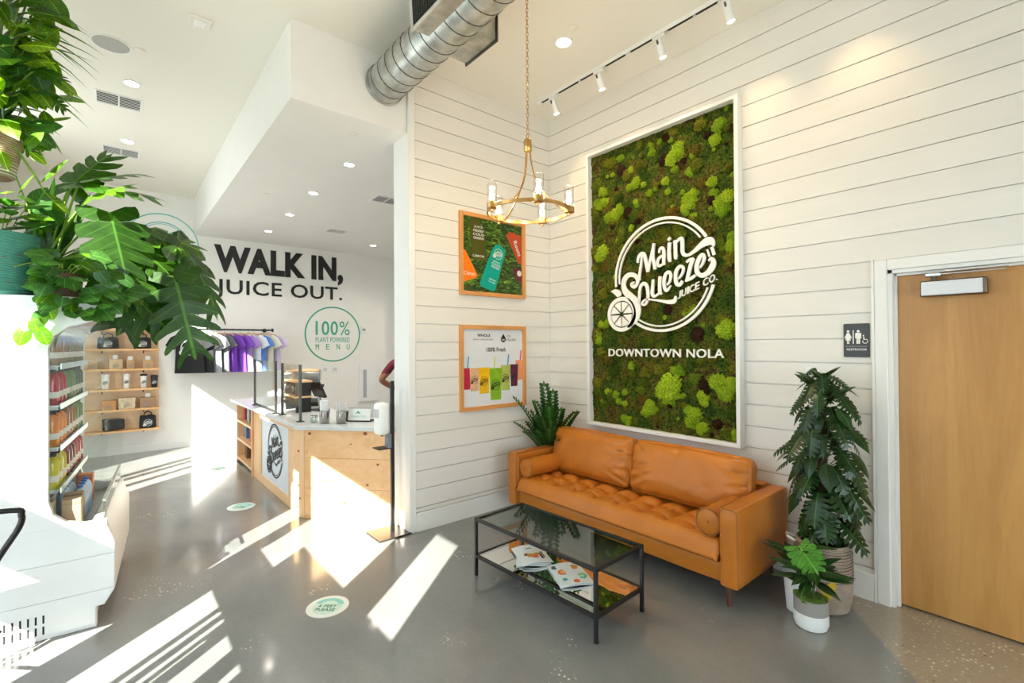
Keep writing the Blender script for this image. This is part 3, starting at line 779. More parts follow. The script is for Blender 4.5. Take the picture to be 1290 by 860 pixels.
def moss():
    x0, x1, z0, z1 = .632, 2.052, .858, 3.432
    t = thing('moss_panel', 'tall framed panel of preserved green moss on the shiplap wall', 'moss wall', ((x0+x1)/2, -.013, z0))
    cx = (x0+x1)/2
    f = .030
    ww = x1-x0; hh = z1-z0
    for nm, b in (('frame_bar', (-ww/2-f, -ww/2, 0, hh)), ('frame_bar', (ww/2, ww/2+f, 0, hh)), ('frame_bar', (-ww/2-f, ww/2+f, hh, hh+f)), ('frame_bar', (-ww/2-f, ww/2+f, -f, 0))):
        G().box(b[0], b[1], -.080, 0, b[2], b[3]).mk(nm, TRIM, t, bevel=.002)
    NXm, NZm = 130, 236
    vs = []; fs = []
    for j in range(NZm+1):
        for i in range(NXm+1):
            x = -ww/2+ww*i/NXm; z = hh*j/NZm
            d = .5*NZ.noise(V((x*5, z*5, 3)))+.5*NZ.noise(V((x*14, z*14, 9)))+.8*(.45-NZ.voronoi(V((x*34, z*34, 1)))[0][0])+.35*NZ.noise(V((x*60, z*60, 1)))
            vs.append((x, -.018-.016*(d+.3), z))
    for j in range(NZm):
        for i in range(NXm):
            a = j*(NXm+1)+i; fs.append((a, a+1, a+NXm+2, a+NXm+1))
    G().add(vs, fs).mk('moss_bed', MOSSB, t, smooth=80)
    G().box(-ww/2, ww/2, -.004, -.001, 0, hh).mk('backing_board', HOLESHADE, t)
    # clump shapes: lumpy cushions built of small domes
    def clump(seed, mt, lump=.50, fq=3.6):
        bm = bmesh.new(); bmesh.ops.create_icosphere(bm, subdivisions=5, radius=1)
        for v in bm.verts:
            d = v.co.normalized()
            n1 = NZ.noise(d*1.6+V((seed*3.1, 0, 0)))
            c1 = .5-NZ.voronoi(d*fq+V((0, seed*2.3, 0)))[0][0]; c2 = .5-NZ.voronoi(d*fq*2.7+V((0, 0, seed*1.7)))[0][0]
            v.co = d*(.80+.28*n1+lump*.9*c1+lump*.75*c2)
            v.co.y *= .62
        me = bpy.data.meshes.new('moss_clump'); bm.to_mesh(me); bm.free(); me.materials.append(mt); me.shade_smooth()
        return me
    lime = [clump(i, MOSSL) for i in range(4)]; mix = [clump(i+9, MOSSC) for i in range(4)]; br = [clump(20+i, MOSSBR, .16) for i in range(2)]
    rr = random.Random(5)
    spots = []
    def put(me, x, z, r, d=.78):
        if not(-ww/2+r*.75 < x < ww/2-r*.75): x = max(-ww/2+r*.8, min(ww/2-r*.8, x))
        z = max(r*.85, min(hh-r*.85, z))
        o = obj('moss_clump', me, t, loc=(x, -.026-rr.uniform(0, .006), z))
        s = r*rr.uniform(.95, 1.1); o.scale = (s*rr.uniform(.85,1.1), s*d, s*rr.uniform(.85,1.1)); o.rotation_euler = (0, rr.uniform(0, 6.28), 0)
        spots.append((x, z, r))
    # the bright cushions that stand out, by place on the panel (x from its middle, height)
    for u, v, r in MOSS_SPOTS:
        x, z = u-cx, v-z0
        for k in range(1 if r < .06 else 2):
            a = rr.uniform(0, 6.28); q = r*(.50 if r >= .045 else .1)
            put(rr.choice(lime), x+q*math.cos(a), z+q*math.sin(a), r*rr.uniform(.62, .88))
    for u, v, r in BROWN_SPOTS: put(rr.choice(br), u-cx, v-z0, r)
    while len(spots) < 299:
        x, z = rr.uniform(-ww/2, ww/2), rr.uniform(0, hh)
        up = z/hh
        r = rr.uniform(.022, .052)
        k = rr.random()
        lim = .10+.34*up
        put(br[0] if k < .07 else (rr.choice(lime) if k < lim else rr.choice(mix)), x, z, r*(1.3 if k > lim else .75), .70)
MOSS_SPOTS = [(1.0, 3.34, 0.052),(1.07, 3.19, 0.046),(1.11, 3.05, 0.072),(1.29, 3.3, 0.065),(1.31, 2.94, 0.052),(0.76, 3.04, 0.065),(0.77, 2.93, 0.065),(0.94, 2.85, 0.079),(1.56, 3.16, 0.098),(1.72, 3.12, 0.052),(1.7, 3.01, 0.059),(1.84, 2.9, 0.072),(1.89, 2.79, 0.046),(1.96, 2.68, 0.092),(1.89, 3.32, 0.079),(1.92, 3.2, 0.072),(2.02, 2.88, 0.039),(1.55, 3.08, 0.052),(1.47, 2.97, 0.052),(1.68, 2.79, 0.065),(0.88, 2.79, 0.078),(0.76, 2.96, 0.071),(0.78, 2.44, 0.098),(1.16, 2.6, 0.059),(1.64, 2.75, 0.071),(1.95, 2.7, 0.071),(2.02, 2.38, 0.071),(1.91, 1.72, 0.11),(1.42, 1.28, 0.149),(1.54, 1.41, 0.071),(1.97, 1.25, 0.071),(1.06, 1.41, 0.059),(1.27, 1.04, 0.078),(0.79, 1.15, 0.055),(0.92, 1.1, 0.071),(1.03, 0.92, 0.063),(1.68, 0.99, 0.086),(1.72, 0.93, 0.071),(2.0, 1.34, 0.071),(1.67, 1.87, 0.071),(0.78, 1.8, 0.071),(0.72, 1.68, 0.063),(2.03, 0.92, 0.047),(0.82, 1.14, 0.052),(0.98, 1.16, 0.052),(1.01, 1.03, 0.059),(1.03, 0.92, 0.052),(1.26, 1.04, 0.072),(1.43, 1.19, 0.105),(1.75, 1.15, 0.065),(1.67, 1.06, 0.059),(1.7, 0.95, 0.079),(1.9, 1.24, 0.111),(1.93, 0.94, 0.029),(2.03, 0.93, 0.052)]
BROWN_SPOTS = [(0.99, 3.21, 0.059),(1.46, 3.36, 0.052),(1.43, 3.17, 0.059),(1.06, 2.82, 0.046),(1.38, 2.96, 0.033),(1.82, 3.25, 0.039),(1.85, 2.73, 0.046),(1.05, 2.79, 0.049),(1.16, 2.71, 0.049),(1.46, 1.89, 0.052),(1.72, 1.68, 0.061),(1.78, 1.28, 0.059),(1.47, 1.09, 0.033),(0.93, 1.07, 0.029),(1.88, 0.98, 0.052)]
moss()
LET = M('sign_white', (.86,.85,.80), .45)
lg = thing('logo_sign', 'white round script logo with citrus slice mounted on the moss', 'sign', (1.4247, -.072, 2.1912))
_m = frame((0,0,0), (1,0,0), (0,0,1)) @ Mx.Diagonal((.4736, .4736, .014, 1))
for nm, q in _LP: G().add(q.v, q.f, _m).mk(nm, LET, lg)
dn = thing('place_sign', 'white capital letters DOWNTOWN NOLA under the round logo', 'sign', (1.41, -.072, 1.493))
text_letters('DOWNTOWN NOLA', -.548, 0, 1.096, .070, 0, .014, frame((0,0,0), (1,0,0), (0,0,1)), LET, dn, .006)

# ---------------------------------------------------------------- posters
def poster(name, label, y0, y1, z0, z1):
    t = thing(name, label, 'poster', (SH+.0005, (y0+y1)/2, (z0+z1)/2), 0, 'framed posters on the shiplap wall')
    hw, hh, b = (y1-y0)/2, (z1-z0)/2, .038
    for s in (-1, 1):
        G().box(0, .028, s*hw-(b if s > 0 else 0), s*hw+(b if s < 0 else 0), -hh, hh).mk('frame_bar', FRAMEWV, t, bevel=.002)
        G().box(0, .028, -hw+b, hw-b, s*hh-(b if s > 0 else 0), s*hh+(b if s < 0 else 0)).mk('frame_bar', FRAMEW, t, bevel=.002)
    return t, hw-b, hh-b, frame((.008, 0, 0), (0,1,0), (0,0,1))
def grass_mat():
    m, nt, b = newmat('printed_grass')
    tc = node(nt, 'ShaderNodeTexCoord'); mp = node(nt, 'ShaderNodeMapping'); mp.inputs['Rotation'].default_value = (.5,0,0); mp.inputs['Scale'].default_value = (1,12,34)
    nt.links.new(tc.outputs['Object'], mp.inputs[0])
    mp2 = node(nt, 'ShaderNodeMapping'); mp2.inputs['Rotation'].default_value = (-.9,0,0); mp2.inputs['Scale'].default_value = (1,10,30); nt.links.new(tc.outputs['Object'], mp2.inputs[0])
    a = node(nt, 'ShaderNodeTexNoise', Scale=1, Detail=4, Roughness=.6, Distortion=1.6); c = node(nt, 'ShaderNodeTexNoise', Scale=1, Detail=4, Distortion=1.8)
    nt.links.new(mp.outputs[0], a.inputs['Vector']); nt.links.new(mp2.outputs[0], c.inputs['Vector'])
    mx = node(nt, 'ShaderNodeMath', operation='MAXIMUM'); nt.links.new(a.outputs['Fac'], mx.inputs[0]); nt.links.new(c.outputs['Fac'], mx.inputs[1])
    rp = node(nt, 'ShaderNodeValToRGB'); el = rp.color_ramp.elements
    el[0].position = .48; el[0].color = (.006,.012,.003,1); el[1].position = .76; el[1].color = (.34,.50,.08,1)
    e = el.new(.60); e.color = (.06,.15,.012,1)
    nt.links.new(mx.outputs[0], rp.inputs[0]); nt.links.new(rp.outputs[0], b.inputs['Base Color']); b.inputs['Roughness'].default_value = .35
    return m
WP = M('print_white', (.75,.75,.72), .4)
t1, pw, ph, fm = poster('juice_poster', 'wood framed poster of juice bottles lying in green grass', -1.193, -.390, 2.073, 2.851)
G().box(.001, .008, -pw, pw, -ph, ph).mk('print_sheet', grass_mat(), t1)
def bottle2d(L, w):
    return [(-w,0),(w,0),(w,L*.74),(w*.9,L*.82),(w*.5,L*.88),(w*.5,L),(-w*.5,L),(-w*.5,L*.88),(-w*.9,L*.82),(-w,L*.74)]
def clip(poly, hw, hh):
    for ax, lim, sg in ((0,hw,1),(0,-hw,-1),(1,hh,1),(1,-hh,-1)):
        out = []
        for i in range(len(poly)):
            p, q = poly[i-1], poly[i]
            ip, iq = sg*p[ax] <= sg*lim, sg*q[ax] <= sg*lim
            if ip != iq:
                f = (lim-p[ax])/(q[ax]-p[ax]); out.append((p[0]+f*(q[0]-p[0]), p[1]+f*(q[1]-p[1])))
            if iq: out.append(q)
        poly = out
    return poly
OLIVE = M('print_olive', (.075,.075,.012), .3); TEALB = M('print_teal_bottle', (.0,.32,.25), .3); ORB = M('print_orange_bottle', (.90,.20,.01), .3)
REDB = M('print_red_bottle', (.45,.06,.02), .3); PURB = M('print_purple_bottle', (.13,.012,.03), .3)
def pp(l): return clip([((x-332)/252*.363, (425-y)/345*.35) for x, y in l], pw, ph)
for i, (poly, mt) in enumerate([([(132,95),(215,85),(240,200),(262,240),(272,455),(262,470),(165,472),(152,455),(142,250),(135,200)], OLIVE), ([(80,385),(105,400),(196,610),(190,640),(80,692)], ORB),
                                ([(440,190),(480,150),(590,175),(590,462),(555,455),(510,340)], REDB), ([(502,515),(530,498),(560,512),(590,560),(590,655),(555,635),(512,575)], PURB),
                                ([(335,330),(352,300),(380,296),(430,335),(436,365),(345,740),(330,755),(230,720),(215,690),(322,350)], TEALB)]):
    o = G().prism(pp(poly), 0, .0012+.0003*i, fm).mk('printed_bottle', mt, t1)
    if i == 4:
        mm = fm @ Mx.Translation((0, 0, 0)) @ Mx.Translation((.060, .035, 0)) @ Mx.Rotation(R(-16), 4, 'Z')
        logo_joined(mm, .052, .0030).mk('printed_logo', WP, o)
        g = G()
        for k, (s_, yy, hh_, ww_) in enumerate([('JUICE',-.095,.018,.09),('COLD',-.122,.020,.11),('PRESSED',-.150,.018,.10),('RAW',-.275,.012,.08),('16 OZ',-.30,.012,.08)]): text(g, s_, -ww_/2, yy, ww_, hh_, 0, .0028, mm, .01)
        g.mk('printed_lettering', WP, o)
    if i == 0:
        g = G()
        for k, (yy, ww_) in enumerate([(-.04,.13),(.13,.12),(.165,.13),(.20,.12),(.235,.10)]): text(g, ['LEMON','GREENS','COLD','PRESSED','JUICE'][k], -.19-ww_/2+.01, yy+.02, ww_, .022, 0, .0020, fm, .008)
        g.mk('printed_lettering', WP, o)
    if i == 1: text(G(), 'Citrus', -.35, -.20, .12, .035, 0, .0024, fm, .006).mk('printed_lettering', WP, o)
    if i == 2:
        mm = fm @ Mx.Translation((.30, .13, 0)) @ Mx.Rotation(R(-65), 4, 'Z')
        text(G(), 'Roots', -.07, -.02, .16, .045, 0, .0026, mm, .01).mk('printed_lettering', WP, o)
    if i == 3: G().prism([(.33+.03*math.cos(q*PI/8), -.13+.03*math.sin(q*PI/8)) for q in range(16)], 0, .0026, fm).mk('printed_mark', WP, o)
t2, pw, ph, fm = poster('smoothie_poster', 'wood framed white poster with a row of colourful smoothie cups', -1.195, -.388, .986, 1.793)
G().box(.001, .008, -pw, pw, -ph, ph).mk('print_sheet', M('print_sheet_white', (.70,.72,.75), .3), t2)
CUPS = [(-.325,-.20,.050,.20,(.50,.02,.06)),(.325,-.14,.050,.20,(.78,.30,.14)),(-.235,-.22,.056,.22,(.75,.45,.25)),(.255,-.20,.052,.22,(.10,.015,.045)),(.145,-.235,.062,.25,(.45,.50,.12)),(-.12,-.25,.066,.25,(.86,.50,.012)),(.02,-.32,.078,.31,(.24,.46,.02))]
for i, (x, y, w_, h, c) in enumerate(CUPS):
    poly = clip([(x-w_*.8, y),(x+w_*.8, y),(x+w_, y+h),(x-w_, y+h)], pw, ph)
    o = G().prism(poly, 0, .001+.0003*i, fm).mk('printed_cup', M('print_cup', c, .35, var=.12, scale=14), t2)
    if abs(x) < .3:
        logo_joined(fm @ Mx.Translation((x, y+h*.48, 0)), w_*.66, .0022+.0003*i).mk('printed_logo', BLACKP, o)
for x, y, c in ((-.315,-.01,(.10,.40,.70)),(.17,.0,(.05,.28,.65)),(.335,.04,(.70,.05,.12)),(.0,-.02,(.62,.66,.2))):
    G().prism([(x-.008,y),(x+.008,y),(x+.022,y+.12),(x+.006,y+.12)], 0, .001, fm).mk('printed_straw', M('print_straw', c, .4), t2)
for s_, x, y, w_, h, wt in (('WHOLE',-.20,.292,.155,.030,.03),('FRUIT SMOOTHIES',-.245,.262,.235,.013,0),('ICE',.165,.290,.045,.026,0),('FILLERS',.165,.255,.115,.022,0),('100% Fresh',-.09,.150,.235,.042,.02)):
    text(G(), s_, x, y, w_, h, 0, .001, fm, wt).mk('printed_line', BLACKP, t2)
g = G().prism([(.118,.325),(.09,.285),(.085,.262),(.10,.245),(.118,.240),(.136,.245),(.151,.262),(.146,.285)], 0, .001, fm)
g.mk('printed_drop', BLACKP, t2)
g = G(); text(g, 'NO', .100, .256, .036, .020, 0, .0018, fm, .02); g.mk('printed_lettering', WP, t2)

# ---------------------------------------------------------------- restroom sign
rs = thing('restroom_sign', 'dark grey restroom sign with white pictograms beside the door', 'sign', (2.785, -SH-.0005, 1.619))
fr = frame((0,0,0), (1,0,0), (0,0,1))
def rrect(w, h, r, n=5):
    out = []
    for cx, cy, a in ((w/2-r,h/2-r,0),(-w/2+r,h/2-r,90),(-w/2+r,-h/2+r,180),(w/2-r,-h/2+r,270)):
        out += [(cx+r*math.cos(R(a+90*i/n)), cy+r*math.sin(R(a+90*i/n))) for i in range(n+1)]
    return out
G().prism(rrect(.138,.214,.008), 0, .006, fr).mk('plate', M('sign_charcoal', (.035,.038,.042), .4), rs)
def pict(x, dress):
    g = G().prism(circ(.0075, 14, x, .058), .006, .0075, fr)
    if dress: g.prism([(x-.006,.048),(x+.006,.048),(x+.020,.016),(x+.015,.012),(x+.010,.022),(x+.014,.0),(x+.006,.0),(x+.006,-.022),(x+.001,-.022),(x+.001,0),(x-.001,0),(x-.001,-.022),(x-.006,-.022),(x-.006,0),(x-.014,0),(x-.010,.022),(x-.015,.012),(x-.020,.016)], .006, .0075, fr)
    else: g.prism([(x-.012,.048),(x+.012,.048),(x+.016,.042),(x+.016,.012),(x+.011,.012),(x+.010,.036),(x+.009,-.022),(x+.001,-.022),(x+.001,.010),(x-.001,.010),(x-.001,-.022),(x-.009,-.022),(x-.010,.036),(x-.011,.012),(x-.016,.012),(x-.016,.042)], .006, .0075, fr)
    g.mk('pictogram', LET, rs)
pict(-.044, True); pict(.010, False)
G().box(-.019,-.014,-.0075,-.006,-.022,.064).mk('divider', LET, rs)
g = arcband(G(), .011, .0145, R(-200), R(40), .006, .0075, 16, fr, .046, -.006)
g.prism([(.036,.026),(.040,.026),(.043,.008),(.056,.008),(.062,-.008),(.058,-.009),(.053,.004),(.037,.004)], .006, .0075, fr); g.prism(circ(.004, 10, .037, .031), .006, .0075, fr)
g.mk('pictogram', LET, rs)
G().box(-.058,.058,-.0072,-.006,-.0385,-.0375).mk('rule_line', LET, rs)
g = text(G(), 'RESTROOM', -.052, -.064, .104, .013, .006, .0075, fr, .01); g.mk('sign_lettering', LET, rs)

# ---------------------------------------------------------------- spiral duct
def duct():
    y, z, r = -1.91, 3.77, .152
    xe = X1-.001
    t = thing('spiral_duct', 'round galvanised spiral air duct running below the ceiling', 'duct', (0, y, z))
    G().tube([(0,0,0),(xe,0,0)], r, 40).mk('pipe', GALV, t, smooth=40)
    # raised lock seam winding round the pipe
    pts = []; pitch = .128; n = int(xe/pitch*22)
    for i in range(n+1):
        a = 2*PI*i/22
        pts.append((.012+pitch*i/22, (r+.0005)*math.cos(a), (r+.0005)*math.sin(a)))
    G().tube(pts, .0042, 5).mk('spiral_seam', GALVD, t, smooth=60)
    arcband(G(), r, r+.012, 0, 2*PI, 0, .022, 40, frame((0,0,0), (0,1,0), (0,0,1))).mk('end_collar', GALV, t)
    for k, x in enumerate((2.6, 4.8)):
        arcband(G(), r+.001, r+.006, 0, 2*PI, x, x+.03, 32, frame((0,0,0), (0,1,0), (0,0,1))).mk('hanger_strap', GALVD, t)
        G().cyl((x+.015, 0, r+.004), (x+.015, 0, ZC-z), .005, n=8).mk('hanger_rod', GALVD, t)
    # registers: boxes tapped into the sides of the pipe
    def reg(nm, x0, x1, dirv, d0, d1, h, face):
        d = V(dirv).normalized(); up = V((1,0,0)).cross(d)
        m = frame((0,0,0), (1,0,0), up) if False else Mx(((1,0,0,0),(0,d.y,up.y,0),(0,d.z,up.z,0),(0,0,0,1)))
        b = G().box(x0, x1, d0, d1, -h, h, m).mk(nm, GALV, t, bevel=.003)
        fr = G()
        w = .022
        for a, c, e, f in ((x0-.012,x1+.012,h-.01,h+.012),(x0-.012,x1+.012,-h-.012,-h+.01),(x0-.012,x0+w,-h,h),(x1-w,x1+.012,-h,h)):
            fr.box(a, c, d1, d1+.012, e, f, m)
        fr.mk('register_frame', ALU if face else GALVD, b, bevel=.002)
        if face:
            G().box(x0+.005, x1-.005, d1-.004, d1+.001, -h+.005, h-.005, m).mk('register_shadow', HOLESHADE, b)
            ns = 15
            sl = G().box(-.002, .002, d1+.001, d1+.010, -h+.008, h-.008, m).mesh('register_slat', GALVD)
            for i in range(ns): obj('register_slat', sl, b, loc=((x0+.025)+(x1-x0-.05)*i/(ns-1), 0, 0))
    reg('register_box', .92, 1.36, (0,-1,-.06), .10, .235, .095, True)
    reg('register_box', .80, 1.16, (0,1,.0), .08, .27, .088, False)
duct()

# ---------------------------------------------------------------- chandelier
def chandelier():
    cx, cy, zr = 1.331, -1.508, 2.492
    t = thing('chandelier', 'aged brass ring chandelier with five clear glass cylinder lamps on a chain', 'chandelier', (cx, cy, zr))
    r = .272
    arcband(G(), r-.006, r+.006, 0, 2*PI, -.011, .011, 56).mk('ring', BRASS, t, smooth=40)
    zh = .455
    G().lathe([(.0001,-.052),(.022,-.050),(.027,-.044),(.027,.020),(.022,.032),(.010,.040),(.0001,.042)], 20, (0,0,zh)).mk('hub', BRASS, t, smooth=40)
    G().tube([(.013*math.cos(a*PI/8), 0, zh+.055+.013*math.sin(a*PI/8)) for a in range(16)], .003, 6, closed=True).mk('hub_loop', BRASS, t)
    for k in range(3):
        a = R(-64+120*k)
        c, s = math.cos(a), math.sin(a)
        pts = [(.016,zh-.05),(.026,zh-.13),(.050,zh-.22),(.105,zh-.315),(.175,zh-.385),(.235,zh-.43),(r,zh-.455)]
        q = crom([(p[0], p[1]) for p in pts], 4)
        G().tube([(p[0]*c, p[0]*s, p[1]) for p in q], .0055, 6).mk('arm', BRASS, t, smooth=60)
    bulb = M('lit_bulb', (1,.9,.7), .3, emit=(1,.78,.48), es=28)
    gl = glass('lamp_glass', (.98,.98,.97), .08)
    for k in range(5):
        a = R(-28+72*k); x, y = r*math.cos(a), r*math.sin(a)
        l = G().lathe([(.0001,-.034),(.010,-.032),(.012,-.020),(.022,-.018),(.034,-.014),(.034,.022),(.030,.022),(.030,.002),(.0001,.002)], 18, (x,y,0)).mk('lamp_cup', BRASS, t, smooth=40)
        arcband(G(), .0295, .0318, 0, 2*PI, .004, .158, 24, cx=x, cy=y).mk('glass_shade', gl, l, smooth=40)
        G().cyl((x,y,.002), (x,y,.040), .010, n=10).mk('candle_socket', BRASS, l)
        G().lathe([(.009,.040),(.016,.056),(.017,.070),(.012,.090),(.005,.106),(.0001,.112)], 12, (x,y,0)).mk('bulb', bulb, l, smooth=60)
        L = bpy.data.lights.new('bulb_light', 'POINT'); L.energy = 5; L.color = (1,.72,.42); L.shadow_soft_size = .02
        lo = bpy.data.objects.new('bulb_light', L); COL.objects.link(lo); lo.parent = t; lo.location = (x, y, .135)
    # chain up to the ceiling
    link = G().tube([(.0075*math.cos(q*PI/8), 0, (.017 if math.sin(q*PI/8) > 0 else -.017)*abs(math.sin(q*PI/8))**.6) for q in range(16)], .0021, 5, closed=True).mesh('chain_link', BRASS, 60)
    z = zh+.088; i = 0
    top = ZC-zr-.03
    while z < top:
        o = obj('chain_link', link, t, loc=(0,0,z)); o.rotation_euler = (0, 0, PI/2*(i % 2)+.5); z += .0272; i += 1
    G().lathe([(.0001,-.030),(.012,-.028),(.055,-.012),(.062,0),(.0001,0)], 24, (0,0,ZC-zr-.0005)).mk('ceiling_canopy', BRASS, t, smooth=40)
chandelier()

# ---------------------------------------------------------------- track lights
tr = thing('track_rail', 'white ceiling track with dark slot above the moss panel', 'track', (1.6, -.40, ZC))
tx0, tx1 = -1.35, 1.6
G().box(tx0, tx1, -.018, -.012, -.030, -.001).box(tx0, tx1, .012, .018, -.030, -.001).box(tx0, tx1, -.012, .012, -.010, -.001).mk('channel', WHITE, tr)
heads = [.47, 1.03, 1.63, 2.16, 2.75]
slots = []
cuts = sorted([(h-.075, h+.075) for h in heads]+[(.80-.02,.80+.02),(1.30,1.36),(1.9,1.93)])
p = tx0+1.6+.06
for a, b in cuts:
    if a-p > .03: G().box(p-1.6, a-1.6, -.0118, .0118, -.0296, -.0102).mk('slot', HOLESHADE, tr)
    p = max(p, b)
G().box(p-1.6, tx1-.02, -.0118, .0118, -.0296, -.0102).mk('slot', HOLESHADE, tr)
pos = ['nearest the corner', 'second from the corner', 'third from the corner', 'fourth from the corner', 'farthest from the corner']
for k, x in enumerate(heads):
    t = thing('track_light', 'small white cylinder spotlight on the ceiling track, '+pos[k], 'spotlight', (x, -.40, ZC-.031), 0, 'spotlights on the track')
    G().box(-.05, .05, -.016, .016, -.020, .0).mk('adapter', WHITE, t, bevel=.003)
    G().cyl((0,0,-.020), (0,0,-.062), .006, n=8).mk('stem', WHITE, t)
    d = V((.10, .30, -.95)).normalized(); o = V((0,0,-.062))
    G().tube([o-d*.02, o+d*.105], .028, 20).mk('housing', WHITE, t, smooth=40)
    G().tube([o+d*.1052, o+d*.1075], .023, 18).mk('lens', LAMPE, t)
    G().tube([o-d*.012+V((.0,-.028,0)), o+d*.018+V((0,-.029,0))], .008, 6).mk('heat_fin', GALVD, t)
    L = bpy.data.lights.new('spot', 'SPOT'); L.energy = 17; L.color = (1,.70,.37); L.spot_size = R(75); L.spot_blend = .9; L.shadow_soft_size = .025
    lo = bpy.data.objects.new('spot', L); COL.objects.link(lo); lo.parent = t; lo.location = o+d*.112; lo.rotation_euler = d.to_track_quat('-Z', 'Y').to_euler()

# ---------------------------------------------------------------- downlights, vents, speaker, sprinklers
def downlight(label, x, y, z, r=.062, e=75, c=(1,.92,.80)):
    t = thing('downlight', label, 'downlight', (x, y, z), 0, 'recessed ceiling downlights')
    arcband(G(), r*.78, r, 0, 2*PI, -.006, -.0005, 28).mk('trim_ring', WHITE, t)
    G().prism(circ(r*.78, 28), -.004, -.0008).mk('lens', LAMPE, t)
    L = bpy.data.lights.new('downlight_beam', 'SPOT'); L.energy = e; L.color = c; L.spot_size = R(130); L.spot_blend = 1; L.shadow_soft_size = .05
    lo = bpy.data.objects.new('downlight_beam', L); COL.objects.link(lo); lo.parent = t; lo.location = (0,0,-.02)
downlight('round recessed downlight over the sofa near the track', 1.07, -.881, ZC, .075, 60, (1,.72,.40))
for (x, y), w_ in zip(((-1.008,-1.82),(-2.155,-1.81),(-3.312,-1.77),(-4.536,-1.763)), ('nearest the duct', 'second from the duct', 'third from the duct', 'fourth from the duct')):
    downlight('small downlight in the low counter ceiling, '+w_, x, y, ZS)
downlight('small downlight in the low ceiling right of the black lettering', -4.533, -.026, ZS)
for (x, y), w_ in zip(((-1.2,.6),(-2.8,.6),(-4.4,1.2),(-2.8,1.8)), ('nearest the wall end', 'in the middle', 'by the tiled pier', 'farthest back')): downlight('added unseen lamp over the kitchen behind the wall end, '+w_, x, y, ZS)  # unseen lamps added to brighten the counter room
downlight('oval looking downlight in the high ceiling between speaker and first vent', -1.86, -3.512, ZC, .07)
downlight('downlight in the high ceiling just before the rear vent', -3.458, -3.513, ZC, .07)
def vent(label, x, y, z, w, d, rz=0):
    t = thing('ceiling_vent', label, 'vent', (x, y, z), rz, 'white ceiling vents')
    f = .016
    g = G().box(-w/2, w/2, -d/2, -d/2+f, -.006, -.0005).box(-w/2, w/2, d/2-f, d/2, -.006, -.0005).box(-w/2, -w/2+f, -d/2+f, d/2-f, -.006, -.0005).box(w/2-f, w/2, -d/2+f, d/2-f, -.006, -.0005).box(-w/2+f, w/2-f, -.007, .007, -.006, -.0005)
    g.mk('vent_frame', WHITE, t)
    G().box(-w/2+f, w/2-f, -d/2+f, d/2-f, -.0012, -.0006).mk('vent_shade', HOLESHADE, t)  # flat dark sheet paints the shade behind the slats
    n = 7
    sl = G().box(-.003, .003, -d/2+f, -.008, -.0055, -.0014).box(-.003, .003, .008, d/2-f, -.0055, -.0014)
    s1 = G().box(-.003, .003, -d/2+f, -.008, -.0055, -.0014).mesh('vent_slat', WHITE); s2 = G().box(-.003, .003, .008, d/2-f, -.0055, -.0014).mesh('vent_slat', WHITE)
    for i in range(n):
        xx = -w/2+f+.018+(w-2*f-.036)*i/(n-1)
        obj('vent_slat', s1, t, loc=(xx,0,0)); obj('vent_slat', s2, t, loc=(xx,0,0))
vent('white two-panel air vent in the high ceiling near the round speaker', -2.33, -3.60, ZC, .30, .36)
vent('white two-panel air vent in the high ceiling, the rear one', -3.89, -3.57, ZC, .30, .36)
vent('slim air vent in the low ceiling beside the white wall end', -1.87, -1.014, ZS, .26, .34)
vent('slim air vent in the low ceiling above the black lettering', -3.87, -.925, ZS, .22, .30)
sp = thing('ceiling_speaker', 'round grey ceiling speaker in the high ceiling', 'speaker', (-1.235, -3.654, ZC))
arcband(G(), .118, .132, 0, 2*PI, -.008, -.0005, 36).mk('rim', WHITE, sp)
G().lathe([(.0001,-.008),(.06,-.0072),(.118,-.0045),(.118,-.0006),(.0001,-.0006)], 36).mk('grille', M('speaker_grille', (.42,.42,.40), .6, var=.15, scale=120), sp, smooth=40)
for lab, x, y, z in (('small sprinkler cover plate beside the downlight over the sofa', 1.242, -.956, ZC), ('small sprinkler cover plate beside the round ceiling speaker', -1.19, -3.476, ZC), ('tiny sprinkler cover in the low ceiling near the duct end', -.30, -2.06, ZS), ('tiny sprinkler cover in the low ceiling above the shirts', -2.54, -2.24, ZS)):
    t = thing('sprinkler_cover', lab, 'sprinkler', (x, y, z))
    G().lathe([(.0001,-.010),(.034,-.009),(.038,-.006),(.038,-.004),(.0001,-.004)], 24).mk('cover_plate', CEIL, t, smooth=40)
    G().cyl((0,0,-.004), (0,0,-.0005), .022).mk('collar', WHITE, t)
t = thing('ceiling_detector', 'small square detector on the high ceiling', 'detector', (-.48, -3.146, ZC))
G().box(-.07,.07,-.07,.07,-.012,-.0005).mk('plate', CEIL, t, bevel=.004)
G().box(-.04,.04,-.04,.04,-.026,-.012).mk('sensor', WHITE, t, bevel=.008)

